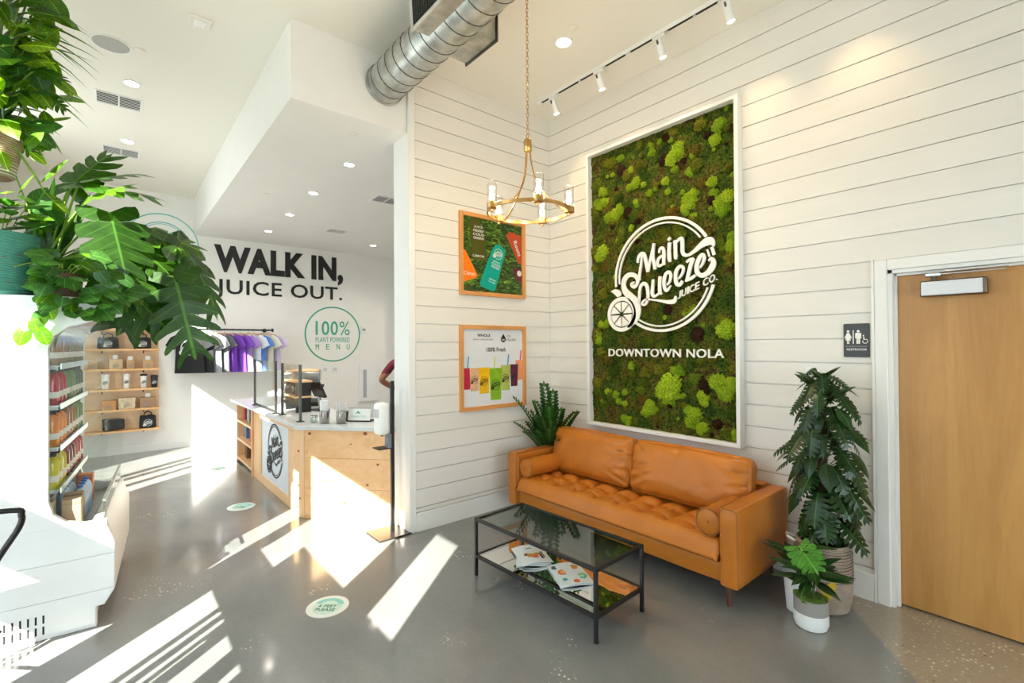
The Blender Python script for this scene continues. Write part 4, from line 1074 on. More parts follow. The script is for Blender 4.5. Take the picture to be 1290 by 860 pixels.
# ---------------------------------------------------------------- service counter
STONE = M('quartz_top', (.62,.64,.65), .22, var=.06, scale=14)
def counter():
    t = thing('service_counter', 'pine clad service counter with grey stone top and angled end', 'counter', (-2.3, -2.0, 0))
    m0 = Mx.Translation((2.3, 2.0, 0))
    # outline on the floor: front along x, then the end turns 43 degrees behind the white wall end
    A_, B_, C_ = (-2.86,-2.30), (-.955,-2.275), (-.285,-1.665)
    top = [(-4.0,-2.38),(-.915,-2.345),(-.245,-1.722),(-.245,-1.35),(-.62,-1.35),(-1.06,-1.68),(-4.0,-1.68)]
    G().prism(top, .835, .870, m0).mk('stone_top', STONE, t, bevel=.003)
    # front: base board, framed panel
    G().prism([(-2.86,-2.30),(-1.16,-2.285),(-1.16,-2.262),(-2.86,-2.277)], .10, .833, m0).mk('front_panel', M('white_print_panel', (.70,.71,.73), .4), t)
    G().prism([(-2.86,-2.308),(-1.16,-2.293),(-1.16,-2.262),(-2.86,-2.277)], .0, .10, m0).mk('bottom_rail', PINE, t, bevel=.002)
    G().prism([(-2.86,-2.308),(-1.16,-2.293),(-1.16,-2.262),(-2.86,-2.277)], .775, .833, m0).mk('top_rail', PINE, t, bevel=.002)
    G().prism([(-2.86,-2.309),(-2.50,-2.306),(-2.50,-2.262),(-2.86,-2.265)], .10, .775, m0).mk('front_stile', PINEV, t, bevel=.002)
    G().prism([(-1.40,-2.297),(-1.16,-2.294),(-1.16,-2.262),(-1.40,-2.264)], .10, .775, m0).mk('front_stile', PINEV, t, bevel=.002)
    # corner post
    G().prism([(-1.09,-2.33),(-.955,-2.275),(-.99,-2.20),(-1.13,-2.26)], 0, .833, m0).mk('corner_post', PINEV, t, bevel=.003)
    d = V((C_[0]-B_[0], C_[1]-B_[1])).normalized(); nrm = V((d.y, -d.x))
    L = math.hypot(C_[0]-B_[0], C_[1]-B_[1])
    # angled end of wide pine boards
    hz = [0, .285, .565, .833]
    for a, b in zip(hz[:-1], hz[1:]):
        m = m0 @ Mx(((d.x,0,nrm.x,B_[0]),(d.y,0,nrm.y,B_[1]),(0,1,0,0),(0,0,0,1)))
        G().box(.005, L+.3, a+.001, b-.001, -.024, 0, m).mk('end_board', PINE, t, bevel=.0015)
    for u, z, r in ((.055,.79,.013),(.60,.80,.016),(.21,.36,.011),(.62,.33,.010),(.72,.52,.010),(.46,.70,.006),(.40,.16,.012)):
        m = m0 @ Mx(((d.x,0,nrm.x,B_[0]),(d.y,0,nrm.y,B_[1]),(0,1,0,0),(0,0,0,1)))
        G().prism([(u+r*1.3*math.cos(q*PI/8), z+r*math.sin(q*PI/8)) for q in range(16)], -.001, .0008, m).mk('knot', KNOT, t)
    for z, u in ((.62,.5),(.30,.45),(.18,.6),(.10,.35)):
        px, py = -1.09+.135*u, -2.33+.055*u
        G().lathe([(.0001,0),(.010,0),(.010,.003),(.0001,.003)], 10, m=m0 @ frame((px+.001,py-.0025,z), (.92,.38,0), (0,0,1))).mk('knot', KNOT, t)
    # body behind the boards
    G().prism([(-2.84,-2.26),(-1.13,-2.25),(-.97,-2.20),(-.31,-1.60),(-.31,-1.40),(-.64,-1.40),(-1.10,-1.74),(-2.84,-1.74)], .02, .832, m0).mk('carcass', M('carcass', (.45,.33,.2), .6), t)
    # open shelves at the far end
    g = G().box(-4.0,-3.975,-2.30,-1.74,0,.833,m0); g.mk('shelf_side', PINEV, t)
    G().box(-2.885,-2.862,-2.335,-1.74,0,.833,m0).mk('shelf_side', PINEV, t, bevel=.002)
    G().box(-3.975,-2.885,-1.76,-1.74,0,.833,m0).mk('shelf_back', PINE, t)
    for z in (.03, .30, .55, .80): G().box(-3.975,-2.885,-2.30,-1.76,z,z+.03,m0).mk('shelf', PINE, t, bevel=.002)
    # dark line logo on the white panel
    logo_joined(m0 @ frame((-1.92,-2.296,.47), (1,.0088,0), (0,0,1)), .285, .0012).mk('printed_logo', BLACKP, t)
    g = arcband(G(), .33, .338, 0, 2*PI, 0, .0012, 48, m0 @ frame((-1.92,-2.296,.47), (1,.0088,0), (0,0,1))); 
counter()
def carton(label, x, y, z, sx, sy, sz, mt, rz=0, cat='box', nm='package', grp=None, stripe=None):
    t = thing(nm, label, cat, (x, y, z), rz, grp)
    G().box(-sx/2, sx/2, -sy/2, sy/2, 0, sz*.86).mk('body', mt, t, bevel=.003)
    G().box(-sx/2, sx/2, -sy/2, sy/2, sz*.86+.001, sz).mk('top_flap', stripe or mt, t, bevel=.003)
    return t
cm = [M('bag_red', (.40,.05,.05), .5), M('bag_grey', (.42,.44,.48), .5), M('bag_brown', (.20,.10,.05), .6), M('bag_blue', (.15,.25,.45), .5)]
n_ = 0
for z, xs in ((.581, (-3.85,-3.62,-3.35)), (.331, (-3.80,-3.45,-3.10)), (.061, (-3.75,-3.3))):
    for x in xs:
        lv = {.581: 'top', .331: 'middle', .061: 'bottom'}[z]; wh = ['at the far end', 'in the middle', 'at the near end'][xs.index(x)]
        carton('small %s product pack on the %s counter shelf, %s' % (['red','grey','brown','blue'][n_ % 4], lv, wh), x, -2.16, z, .12, .14, .17, cm[n_ % 4], nm='product_pack', cat='package'); n_ += 1

# sneeze guards
def guard(label, x0, x1, y, z0, z1, bottom):
    t = thing('sneeze_guard', label, 'glass screen', ((x0+x1)/2, y, .8705), 0, 'glass screens on the counter')
    h = (x1-x0)/2; H = z1-.8705
    G().box(-h+.012, h-.012, -.003, .003, bottom, H).mk('glass_pane', GLASS, t)
    for s in (-1, 1):
        p = G().box(s*h-.012, s*h+.012, -.012, .012, .0, H+.004).mk('post', M('guard_post', (.10,.10,.095), .4, .6), t, bevel=.002)
        G().box(s*h-.03, s*h+.03, -.03, .03, .0, .008).mk('foot_plate', BLACK, p)
    if bottom > .01: G().box(-h+.012, h-.012, -.010, .010, bottom-.02, bottom).mk('bottom_bar', BLACK, t)
guard('tall glass screen with dark posts nearest the shirts', -2.95, -1.95, -2.28, .87, 1.44, .03)
guard('glass screen with steel posts at the near end of the counter', -1.80, -1.16, -2.25, .87, 1.42, .16)
# things on the counter
def tumbler(label, x, y, straws):
    t = thing('steel_canister', label, 'canister', (x, y, .8705), 0, 'steel canisters on the counter')
    G().lathe([(.0001,0),(.040,0),(.043,.004),(.047,.118),(.049,.120),(.045,.121),(.041,.010),(.0001,.008)], 22).mk('cup', STEEL, t, smooth=40)
    if straws:
        b = G().lathe([(.038,.10),(.042,.20),(.043,.215),(.0001,.215)], 18).mk('lid_stack', WHITEP, t, smooth=40)
        for k in range(3): arcband(G(), .042, .044, 0, 2*PI, .14+.025*k, .146+.025*k, 18).mk('lid_rim', WHITEP, b)
    else:
        rr = random.Random(3)
        sm = M('straw_paper', (.75,.76,.76), .5)
        for k in range(9):
            a = k*.7; q = V((.022*math.cos(a), .022*math.sin(a), .01)); e = V((.048*math.cos(a), .048*math.sin(a), .19+.02*rr.random()))
            G().tube([q, e], .0045, 6).mk('spoon', sm, t)
tumbler('steel canister filled with a stack of white lids', -.92, -2.10, True)
tumbler('steel canister filled with white spoons', -.80, -1.985, False)
t = thing('counter_card', 'white printed card in a black holder on the counter', 'sign holder', (-.83, -1.79, .8705), R(43))
G().box(-.125,-.105,-.05,.05,0,.10).box(-.125,.125,-.05,.05,0,.012).mk('holder', BLACK, t, bevel=.003)
mm = Mx.Translation((0,-.05,.012)) @ Mx.Rotation(R(-12), 4, 'X')
G().box(-.10,.125,-.006,0,0,.115,mm).mk('card', WHITE, t)
G().box(-.095,.12,-.002,.004,-.005,.12,mm).mk('frame_back', BLACK, t)
fr_ = mm @ frame((0,-.006,0), (1,0,0), (0,0,1))
text(G(), 'THANK YOU', -.07, .03, .15, .016, 0, .001, fr_).mk('printed_lettering', TEAL2, t)
G().prism([(-.03,.06),(0,.092),(.03,.06),(.0,.07)], 0, .001, fr_).mk('printed_mark', TEAL, t)
# card tray, till and coffee gear further back
t = thing('glass_jar', 'small clear jar beside the steel canister of lids', 'jar', (-1.04, -2.16, .8705))
G().lathe([(.0001,0),(.03,0),(.034,.006),(.034,.05),(.03,.058),(.028,.05),(.028,.01),(.0001,.006)], 18).mk('body', glass('jar_glass', (.8,.85,.83), .4), t, smooth=40)
G().lathe([(.0001,.058),(.033,.058),(.033,.068),(.0001,.068)], 18).mk('lid', STEEL, t, smooth=40)
t = thing('tablet_till', 'dark tablet till on a stand at the back of the counter', 'till', (-1.9, -1.82, .8705), R(190))
G().box(-.09,.09,-.07,.07,0,.015).mk('base', BLACK, t, bevel=.004)
G().cyl((0,0,.015), (0,.02,.16), .016).mk('stand', STEEL, t)
m = Mx.Translation((0,.0,.16)) @ Mx.Rotation(R(-25), 4, 'X')
G().box(-.13,.13,-.012,.012,-.01,.19,m).mk('tablet', BLACK, t, bevel=.005)
G().box(-.12,.12,-.0135,-.012,.0,.18,m).mk('screen', M('screen_off', (.02,.025,.03), .1), t)
t = thing('espresso_machine', 'steel espresso machine on the back counter behind the glass', 'coffee machine', (-2.6, -1.80, .8705), R(160))
G().box(-.26,.26,-.20,.20,.28,.42).mk('head', STEEL, t, bevel=.012)
G().box(-.26,.26,.04,.20,.0,.28).mk('back_body', STEEL, t, bevel=.008)
G().box(-.26,.26,-.20,.04,.0,.05).mk('drip_tray', BLACK, t, bevel=.004)
for s in (-.12, .12):
    G().cyl((s,-.10,.28), (s,-.10,.235), .035, .03).mk('group_head', STEEL, t)
    G().tube([(s,-.10,.24),(s,-.24,.225)], .011, 8).mk('portafilter', BLACK, t)
G().box(-.25,.25,-.18,.18,.421,.435).mk('cup_rail', PINE, t)
t = thing('wooden_riser', 'small two-tier wooden riser with jars on the counter behind the glass', 'shelf', (-2.05, -2.02, .8705))
for z in (.16, .33): G().box(-.22,.22,-.09,.09,z,z+.02).mk('tier', PINE, t, bevel=.002)
for s in (-.2, .2): G().box(s-.012,s+.012,-.08,.08,0,.349).mk('upright', BLACK, t)
for k, (x, z) in enumerate(((-.12,.181),(.0,.181),(.12,.181),(-.08,.351),(.08,.351))):
    j = thing('storage_jar', 'clear storage jar on the %s tier of the wooden riser, %s' % ('lower' if z < .3 else 'upper', ['at its far end','in its middle','at its near end','at its far end','at its near end'][k]), 'jar', (-2.05+x, -2.02, .8705+z), 0, 'jars on the riser')
    G().lathe([(.0001,0),(.034,0),(.036,.006),(.036,.07),(.0001,.072)], 16).mk('body', glass('jar_glass2', (.75,.82,.84), .4), j, smooth=40)
    G().lathe([(.0001,.072),(.036,.072),(.036,.088),(.0001,.088)], 16).mk('lid', STEEL, j, smooth=40)

# ---------------------------------------------------------------- hand sanitiser stand
t = thing('sanitizer_stand', 'black floor stand with white hand sanitizer dispenser at the wall end', 'dispenser', (-.105, -1.835, 0))
G().box(-.135,.135,-.145,.145,.0,.014).mk('base_plate', M('base_steel', (.10,.09,.08), .3, .8), t, bevel=.002)
G().box(-.014,.014,.02,.048,.014,1.30).mk('pole', BLACK, t, bevel=.002)
vs, fs = rbox(.125, .115, .275, .034, 6)
d_ = G().add(vs, fs, Mx.Translation((-.065,-.03,.975))).mk('dispenser_shell', WHITE, t, smooth=50)
G().box(-.115,-.015,-.0885,-.080,.99,1.06).mk('sight_window', M('grey_window', (.55,.56,.57), .2), d_)
G().cyl((-.065,-.03,.84), (-.065,-.03,.825), .012).mk('nozzle', BLACK, d_)
G().box(-.115,.012,-.095,.03,.722,.730).mk('drip_tray', BLACK, t, bevel=.002)
G().box(-.06,.012,-.006,.02,.730,.85).mk('bracket', M('bracket_grey', (.22,.24,.28), .4, .4), t)

# ---------------------------------------------------------------- floor stickers
def disc(label, x, y, a):
    t = thing('floor_sticker', label, 'floor sticker', (x, y, .0005), a, 'round distancing stickers on the floor')
    r = .125
    G().prism(circ(r, 40), 0, .0012).mk('white_disc', M('sticker_white', (.62,.66,.63), .35), t)
    arcband(G(), r*.50, r*.76, R(20), R(160), .0013, .0018, 24).mk('printed_band', TEAL2, t)
    G().prism(circ(r*.72, 32), .0008, .0015).mk('printed_ground', M('sticker_mint', (.42,.62,.54), .4), t)
    g = text(G(), '6 FEET', -.055, -.012, .11, .030, .0015, .0021, None, .03); text(g, 'PLEASE', -.06, -.052, .12, .030, .0015, .0021, None, .03)
    g.mk('printed_lettering', M('sticker_ink', (.02,.12,.09), .5), t)
disc('round white 6 FEET PLEASE floor sticker nearest the coffee table', .708, -2.625, R(47))
disc('round white floor sticker in front of the counter front', -1.715, -2.656, R(47))
disc('round white floor sticker farthest back near the lit wall', -3.60, -2.60, R(47))

# ---------------------------------------------------------------- open drinks cooler
CW = M('cooler_white', (.80,.81,.81), .35, var=.015)
def cooler():
    t = thing('drinks_cooler', 'white open-front drinks cooler with rounded glass end window', 'cooler', (.057, -3.63, 0), R(-4.5))
    LEN, DEP = 1.10, -1.02
    prof = [(DEP,0),(-.08,0),(-.08,.115),(-.045,.115),(0,.194),(0,.475),(-.035,.575),(-.035,.60),(-.137,.60),(-.21,.622),(-.265,.675),(-.284,.75),(-.284,1.60),(-.262,1.665),(-.205,1.715),(-.10,1.755),(.03,1.785),(.03,1.888),(DEP,1.888)]
    yz = lambda x: Mx(((0,0,1,x),(1,0,0,0),(0,1,0,0),(0,0,0,1)))      # (y, z) profile, extruded along x
    G().prism(prof, -.045, 0, yz(0)).mk('end_panel', CW, t, bevel=.003)
    G().prism([p for p in prof], -LEN, -LEN+.045, yz(0)).mk('end_panel', CW, t, bevel=.003)
    # boards on the lower end
    for z0, z1, pts in ((.022,.205,[(-.085,.022),(-.085,.118),(-.048,.118),(-.003,.205)]), (.208,.405,[(-.002,.208),(-.002,.405)]), (.408,.598,[(-.002,.408),(-.002,.474),(-.037,.574),(-.037,.598)])):
        G().prism([(DEP+.002,z0)]+pts+[(DEP+.002,z1)], .001, .006, yz(0)).mk('end_board', CW, t, bevel=.001)
    # clear end glass in the window
    G().prism([(-.284,.75),(-.265,.675),(-.21,.622),(-.137,.60),(-.040,.60),(-.030,1.768),(-.10,1.755),(-.205,1.715),(-.262,1.665),(-.284,1.60)], -.028, -.022, yz(0)).mk('end_glass', GLASS, t)
    G().prism([(-.284,.75),(-.265,.675),(-.21,.622),(-.137,.60),(-.040,.60),(-.030,1.768),(-.10,1.755),(-.205,1.715),(-.262,1.665),(-.284,1.60)], -LEN+.022, -LEN+.028, yz(0)).mk('end_glass', GLASS, t)
    L0, L1 = -LEN+.046, -.046
    G().box(L0, L1, DEP, DEP+.05, .05, 1.886).mk('back_panel', M('cooler_grey_lining', (.45,.47,.48), .35), t)
    G().box(L0, L1, DEP+.05, .02, 1.80, 1.886).mk('canopy', CW, t, bevel=.004)
    # curved lining under the canopy, and a glow tube added to brighten the bottles
    cv = [(-.262,1.60),(-.240,1.68),(-.18,1.735),(-.09,1.772),(.0,1.796)]
    g = G(); vs = []; fs = []
    for p in crom(cv, 4): vs += [(L0, p[0], p[1]), (L1, p[0], p[1])]
    for i in range(len(vs)//2-1): fs.append((2*i, 2*i+1, 2*i+3, 2*i+2))
    g.add(vs, fs).mk('curved_visor', M('visor_sky_reflection', (.26,.42,.78), .22, .0, coat=.5), t, smooth=60)  # blue base colour paints in the sky's reflection
    G().cyl((L0,-.34,1.70), (L1,-.34,1.70), .013).mk('added_glow_tube', M('added_cooler_glow', (1,1,1), .4, emit=(.9,.96,1), es=14), t)
    # front bumper, kick and tray lip
    G().prism([(-.14,.115),(-.045,.115),(0,.194),(0,.475),(-.035,.575),(-.06,.60),(-.10,.60),(-.14,.52)], L0, L1, yz(0)).mk('front_bumper', CW, t, bevel=.004)
    G().box(L0, L1, DEP+.05, -.095, .0, .114).mk('kick_plate', M('kick_grey', (.25,.25,.24), .5), t)
    G().box(L0, L1, DEP+.05, -.13, .50, .535).mk('bottom_deck', M('deck_steel', (.50,.51,.50), .3, .8), t)
    G().box(L0, L1, -.055, -.049, .60, .70).mk('front_glass', GLASS, t)
    G().box(L0, L1, -.060, -.044, .70, .712).mk('front_rail', ALU, t)
    # vent slots in the end panel: raised dark strips paint their inner shade
    sl = G().box(.0062, .0072, -.004, .004, -.022, .022).mesh('vent_slot_shade', HOLESHADE)
    for r in range(2):
        for k in range(9): obj('vent_slot_shade', sl, t, loc=(0, -.300-.030*k-.012*r*0, .115-.060*r-.004*0))
    rails = []
    SHELF = M('cooler_shelf', (.55,.60,.60), .3, .3)
    for z in (.80, 1.04, 1.275, 1.50):
        G().box(L0, L1, DEP+.06, -.245, z-.008, z).mk('shelf', SHELF, t)
        sh = G().box(L0, L1, -.243, -.236, z-.022, z+.012).mk('price_rail', M('price_rail', (.62,.70,.70), .2, .2), t, bevel=.002)
        for x in (L0+.06, L1-.06):
            G().box(x-.008, x+.008, DEP+.06, -.26, z-.030, z-.0085).mk('shelf_bracket', SHELF, t)
    return t
cooler()
def cw(x, y, z=0):
    a = R(-4.5); return (.057+x*math.cos(a)-y*math.sin(a), -3.63+x*math.sin(a)+y*math.cos(a), z)
# bottles, one by one
def bottle_proto(col, name, capc=(.02,.02,.02)):
    me_b = G().lathe([(.0001,0),(.030,0),(.033,.006),(.033,.145),(.029,.162),(.019,.172),(.018,.180),(.0001,.181)], 14).mesh(name, M('juice', col, .18, var=.15, scale=18, coat=.4), 40)
    return me_b
capm = G().lathe([(.0001,.181),(.0205,.181),(.0205,.200),(.0001,.201)], 14).mesh('cap', BLACK, 40)
labm = arcband(G(), .0331, .0335, 0, 2*PI, .040, .075, 14).mesh('paper_label', M('bottle_label', (.72,.72,.68), .5), 40)
SHF = [(1.50, 'top', [((.30,.20,.10),'brown'),((.24,.22,.10),'olive')]),
       (1.275, 'second', [((.42,.010,.025),'red'),((.12,.22,.06),'green'),((.05,.09,.03),'dark green')]),
       (1.04, 'third', [((.72,.22,.012),'orange'),((.30,.12,.02),'amber'),((.14,.20,.03),'green')]),
       (.80, 'fourth', [((.55,.50,.03),'yellow'),((.20,.05,.03),'dark red'),((.40,.06,.05),'red')])]
for z, row, cols in SHF:
    ms = [(bottle_proto(c, 'bottle_body'), n) for c, n in cols]
    for k in range(9):
        c = 0 if k < 3 else (1 if k < 6 else (2 if len(cols) > 2 else 1))
        for j in range(2):
            x = -.105-.108*k; y = -.285-.078*j
            p = cw(x, y, z+.0004)
            t = thing('juice_bottle', '%s bottle on the %s cooler shelf, %s, %s' % (ms[c][1], row, 'front line' if j == 0 else 'back line', ['nearest the glass','second from glass','third from glass','fourth from glass','fifth from glass','sixth from glass','third from far end','second from far end','at far end'][k]), 'bottle', p, random.uniform(0,6), 'juice bottles in the cooler')
            obj('body', ms[c][0], t); obj('cap', capm, t); obj('paper_label', labm, t)
# big packs and water on the deck
WAT = M('water_bottle', (.45,.60,.80), .12, coat=.5)
wb = G().lathe([(.0001,0),(.032,0),(.034,.01),(.032,.06),(.034,.07),(.034,.14),(.026,.165),(.014,.18),(.0001,.182)], 14).mesh('body', WAT, 40)
wc = G().lathe([(.0001,.182),(.015,.182),(.015,.198),(.0001,.199)], 10).mesh('cap', M('cap_blue', (.05,.15,.5), .4), 40)
for k in range(8):
    p = cw(-.42-.075*(k//2), -.20-.08*(k % 2), .5355)
    t = thing('water_bottle', 'clear blue water bottle on the cooler floor, %s line, %s' % ('front' if k % 2 == 0 else 'back', ['nearest','second','third','farthest'][k//2]), 'bottle', p, 0, 'water bottles in the cooler')
    obj('body', wb, t); obj('cap', wc, t)
for k, (x, y, c, n) in enumerate([(-.13,-.20,(.42,.27,.16),'brown'),(-.13,-.32,(.62,.52,.38),'tan'),(-.26,-.21,(.30,.18,.10),'dark brown'),(-.27,-.34,(.66,.66,.64),'white'),(-.80,-.22,(.60,.20,.06),'orange')]):
    p = cw(x, y, .5355)
    carton('%s carton standing on the cooler floor' % n, p[0], p[1], p[2], .085, .085, .19, M('carton', c, .5), R(-4.5), 'carton', 'drink_carton', 'cartons in the cooler')

# ---------------------------------------------------------------- metal chair beside the cooler
def chair():
    t = thing('metal_chair', 'black metal cafe chair with curved tube back beside the cooler', 'chair', (.35, -4.265, 0), R(90))
    # local: back faces -y ... seat toward +y is forward
    CH = M('chair_black', (.018,.017,.016), .32, .5)
    G().add(*rbox(.36, .36, .022, .010, 4), Mx.Translation((0,0,.455))).mk('seat', CH, t, smooth=40)
    for sx in (-1, 1):
        for sy in (-1, 1):
            G().tube([(sx*.155, sy*.15, .448), (sx*.165, sy*.20, .0)], [.017,.013], 8).mk('leg', CH, t, smooth=40)
    b = [(-.125,-.165,.455),(-.175,-.195,.54),(-.245,-.225,.68),(-.300,-.240,.785),(-.308,-.246,.840),(-.275,-.250,.870),(0,-.262,.884),(.275,-.250,.870),(.308,-.246,.840),(.300,-.240,.785),(.245,-.225,.68),(.175,-.195,.54),(.125,-.165,.455)]
    G().tube(crom(b, 5), .0125, 10).mk('back_tube', CH, t, smooth=60)
    vs = []; fs = []
    for i in range(7):
        f = i/6; zz = .46+.40*f; yy = -.165-.105*f
        w = .10+.12*f
        for x, o in ((-w,.004),(0,-.006),(w,.004)): vs += [(x, yy+o, zz), (x, yy+o-.004, zz)]
    for i in range(6):
        a = 6*i
        for j in (0, 2): fs += [(a+j,a+j+2,a+j+8,a+j+6),(a+j+1,a+j+7,a+j+9,a+j+3)]
        fs += [(a,a+6,a+7,a+1),(a+4,a+5,a+11,a+10)]
    G().add(vs, fs).mk('back_splat', CH, t, smooth=60)
    for a, bq in (((-.19,-.19,.16),(.19,.19,.16)),((.19,-.19,.16),(-.19,.19,.16))): G().tube([a, bq], .008, 6).mk('cross_brace', CH, t)
chair()

# ---------------------------------------------------------------- lettering and marks on the back wall
fb = frame((0,0,0), (0,1,0), (0,0,1))
t = thing('wall_lettering', 'large bold black words WALK IN, high on the back wall', 'lettering', (X0+.0005, -1.26, 2.86))
text_letters('WALK IN,', -1.10, -.085, 2.16, .545, 0, .008, fb, BLACKP, t, .05)
t = thing('wall_lettering', 'thin black words JUICE OUT. below the bold words', 'lettering', (X0+.0005, -1.26, 2.42))
text_letters('JUICE OUT.', -1.08, 0, 2.12, .325, 0, .008, fb, BLACKP, t, .014)
t = thing('menu_badge', 'round green badge 100% PLANT POWERED MENU on the back wall', 'wall sign', (X0+.0005, -.392, 1.835))
arcband(G(), .505, .53, 0, 2*PI, 0, .004, 56, fb).mk('ring', TEAL, t)
text_letters('100', -.33, -.02, .42, .27, 0, .004, fb, TEAL, t, .01)
text(G(), '%', .12, -.02, .20, .27, 0, .004, fb).mk('letter', TEAL, t)
text(G(), 'PLANT POWERED', -.33, -.155, .65, .095, 0, .004, fb).mk('lettering', TEAL, t)
for k, ch in enumerate('MENU'): text(G(), ch, -.33+.197*k, -.295, .062, .105, 0, .004, fb).mk('letter', TEAL, t)
t = thing('ring_badge', 'thin teal ring badge on the back wall half hidden by leaves', 'wall sign', (X0+.0005, -3.05, 3.226))
arcband(G(), .462, .480, 0, 2*PI, 0, .004, 56, fb).mk('ring', TEAL2, t)
logo_joined(fb, .34, .004).mk('printed_logo', TEAL2, t)
# switch, sockets, panel
t = thing('thermostat', 'small white thermostat right of the green badge', 'thermostat', (X0+.0005, .213, 1.93))
G().box(0,.02,-.06,.06,-.07,.07).mk('body', WHITEP, t, bevel=.006)
G().box(.02,.022,-.03,.03,-.02,.02).mk('display', GREYP, t)
for k in range(3):
    t = thing('wall_socket', 'white wall socket plate under the green badge, %s of three' % ['left','middle','right'][k], 'socket', (X0+.0005, -.74+.19*k, 1.16), 0, 'sockets on the back wall')
    G().box(0,.008,-.06,.06,-.06,.06).mk('plate', WHITEP, t, bevel=.002)
    G().box(.008,.011,-.035,.035,-.035,.035).mk('outlet', M('outlet_grey', (.6,.6,.6), .4), t)
t = thing('electric_panel', 'white electric panel door with grey louvre on the back wall', 'panel', (X0+.0005, .30, .86))
G().box(0,.03,-.19,.19,-.37,.37).mk('door', WHITEP, t, bevel=.005)
G().box(.03,.034,-.11,-.04,-.29,.27).mk('louvre', M('louvre_grey', (.42,.43,.48), .4), t)
# white tiled pier beside the panel
tl = struct('wall_tiled', G().box(X0+.001, X0+.55, .93, 1.05, 0, ZS-.001), WALL)
TILE = M('white_tile', (.80,.81,.81), .12)
tb = G().box(-.0735, .0735, -.007, -.0005, -.0335, .0335).mesh('tile', TILE)
for r in range(44):
    for k in range(3):
        x = X0+.105+.15*k+(.04 if r % 2 else 0)
        obj('tile', tb, tl, loc=(x, .93, .06+.0765*r))

# ---------------------------------------------------------------- product shelves on the back wall
SY0, SY1 = -3.96, -3.10
t = thing('wall_shelf', 'pine wall shelf unit with six boards of merchandise', 'shelf', (X0, -3.53, 0))
G().box(.002,.016,SY0+3.53,SY1+3.53,.34,1.95).mk('back_board', wood('shelf_back_pine', (.82,.60,.38), (.72,.48,.28), 1, 'Y'), t)
SZ = [1.862, 1.582, 1.288, .990, .692, .382]
for z in SZ: G().box(.016,.235,SY0+3.53,SY1+3.53,z-.028,z).mk('shelf_board', SHELFW, t, bevel=.002)
for z in SZ:
    for y in (-.24, .24): G().tube([(.016,y,z-.07),(.03,y,z-.03),(.20,y,z-.03)], .008, 6).mk('bracket', BLACK, t)
WLOGO = M('print_logo_white', (.8,.8,.78), .6)
def tote(label, y, z, w, h, logo=True):
    t = thing('tote_bag', label, 'bag', (X0+.13, y, z+.0005), 0, 'black tote bags on the wall shelves')
    CL = M('black_canvas', (.016,.016,.018), .85, bump=.2, bscale=200)
    vs, fs = rbox(.11, w, h, .022, 6, lambda p, u: V((p.x*(1-.45*max(0,u.z)), p.y*(1-.03*u.z), p.z+.006*math.sin(u.y*5)*(u.z > .9))))
    b = G().add(vs, fs, Mx.Translation((0,0,h/2))).mk('body', CL, t, smooth=50)
    for s in (-1, 1): G().tube([(s*.025,-w*.22,h*.97),(s*.028,-w*.2,h+.035),(s*.028,0,h+.06),(s*.028,w*.2,h+.035),(s*.025,w*.22,h*.97)], .006, 6).mk('handle', CL, t)
    if logo: logo_joined(frame((.0565,0,h*.42), (0,1,0), (0,0,1)), h*.27, .003).mk('printed_logo', WLOGO, b)
tote('black tote bag with white logo on the second shelf board, left', -3.70, SZ[1], .24, .17)
tote('black tote bag with white logo on the second shelf board, right', -3.30, SZ[1], .20, .17)
tote('black tote bag with white logo on the lowest shelf board', -3.24, SZ[5], .20, .19)
def giftbox(label, y, z, w, h, mt, tagc=True):
    t = thing('gift_box', label, 'box', (X0+.125, y, z+.0005), R(random.uniform(-6,6)), 'kraft boxes on the wall shelves')
    b = G().box(-.06,.06,-w/2,w/2,0,h).mk('carton', mt, t, bevel=.002)
    G().box(-.062,.062,-w/2-.002,w/2+.002,h*.75,h+.003).mk('lid', mt, t, bevel=.002)
    if tagc: G().box(-.004,.004,-.03,.03,h+.003,h+.06).mk('price_card', WHITE, t)
    logo_joined(frame((.0606,0,h*.38), (0,1,0), (0,0,1)), h*.22, .0015).mk('printed_logo', GREYP, b)
giftbox('kraft box with price card, far left of the third shelf board', -3.87, SZ[2], .10, .13, KRAFT, False)
giftbox('pale kraft box with white card in the middle of the third shelf board', -3.62, SZ[2], .15, .14, M('kraft_pale', (.62,.45,.27), .7))
giftbox('open kraft box lit by sun on the third shelf board', -3.45, SZ[2], .09, .12, KRAFT)
giftbox('kraft box with logo at the right of the third shelf board', -3.24, SZ[2], .12, .12, KRAFT)
giftbox('orange kraft basket at the left of the fifth shelf board', -3.69, SZ[4], .16, .13, M('kraft_orange', (.55,.26,.08), .7), False)
giftbox('cream gift box with brown pattern on the fifth shelf board', -3.49, SZ[4], .19, .16, M('gift_cream', (.66,.52,.36), .6, var=.3, scale=30), False)
giftbox('brown logo gift box at the right of the fifth shelf board', -3.24, SZ[4], .18, .15, M('gift_brown', (.34,.21,.12), .7))
def cup(label, y, z, r, h, mt, lid):
    t = thing('travel_tumbler', label, 'tumbler', (X0+.125, y, z+.0005), 0, 'tumblers on the wall shelves')
    b = G().lathe([(.0001,0),(r*.8,0),(r*.85,.004),(r,h),(.0001,h)], 18).mk('cup', mt, t, smooth=40)
    G().lathe([(.0001,h),(r*1.05,h),(r*1.05,h+.02),(r*.7,h+.03),(.0001,h+.03)], 18).mk('lid', lid, t, smooth=40)
    logo_joined(frame((r*.93,0,h*.5), (0,1,0), (0,0,1)), r*.55, .004).mk('printed_logo', BLACKP if mt is WHITE else WLOGO, b)
cup('white tumbler at the left of the fourth shelf board', -3.73, SZ[3], .048, .20, WHITE, WHITEP)
cup('white tumbler in the middle of the fourth shelf board', -3.49, SZ[3], .042, .20, WHITE, WHITEP)
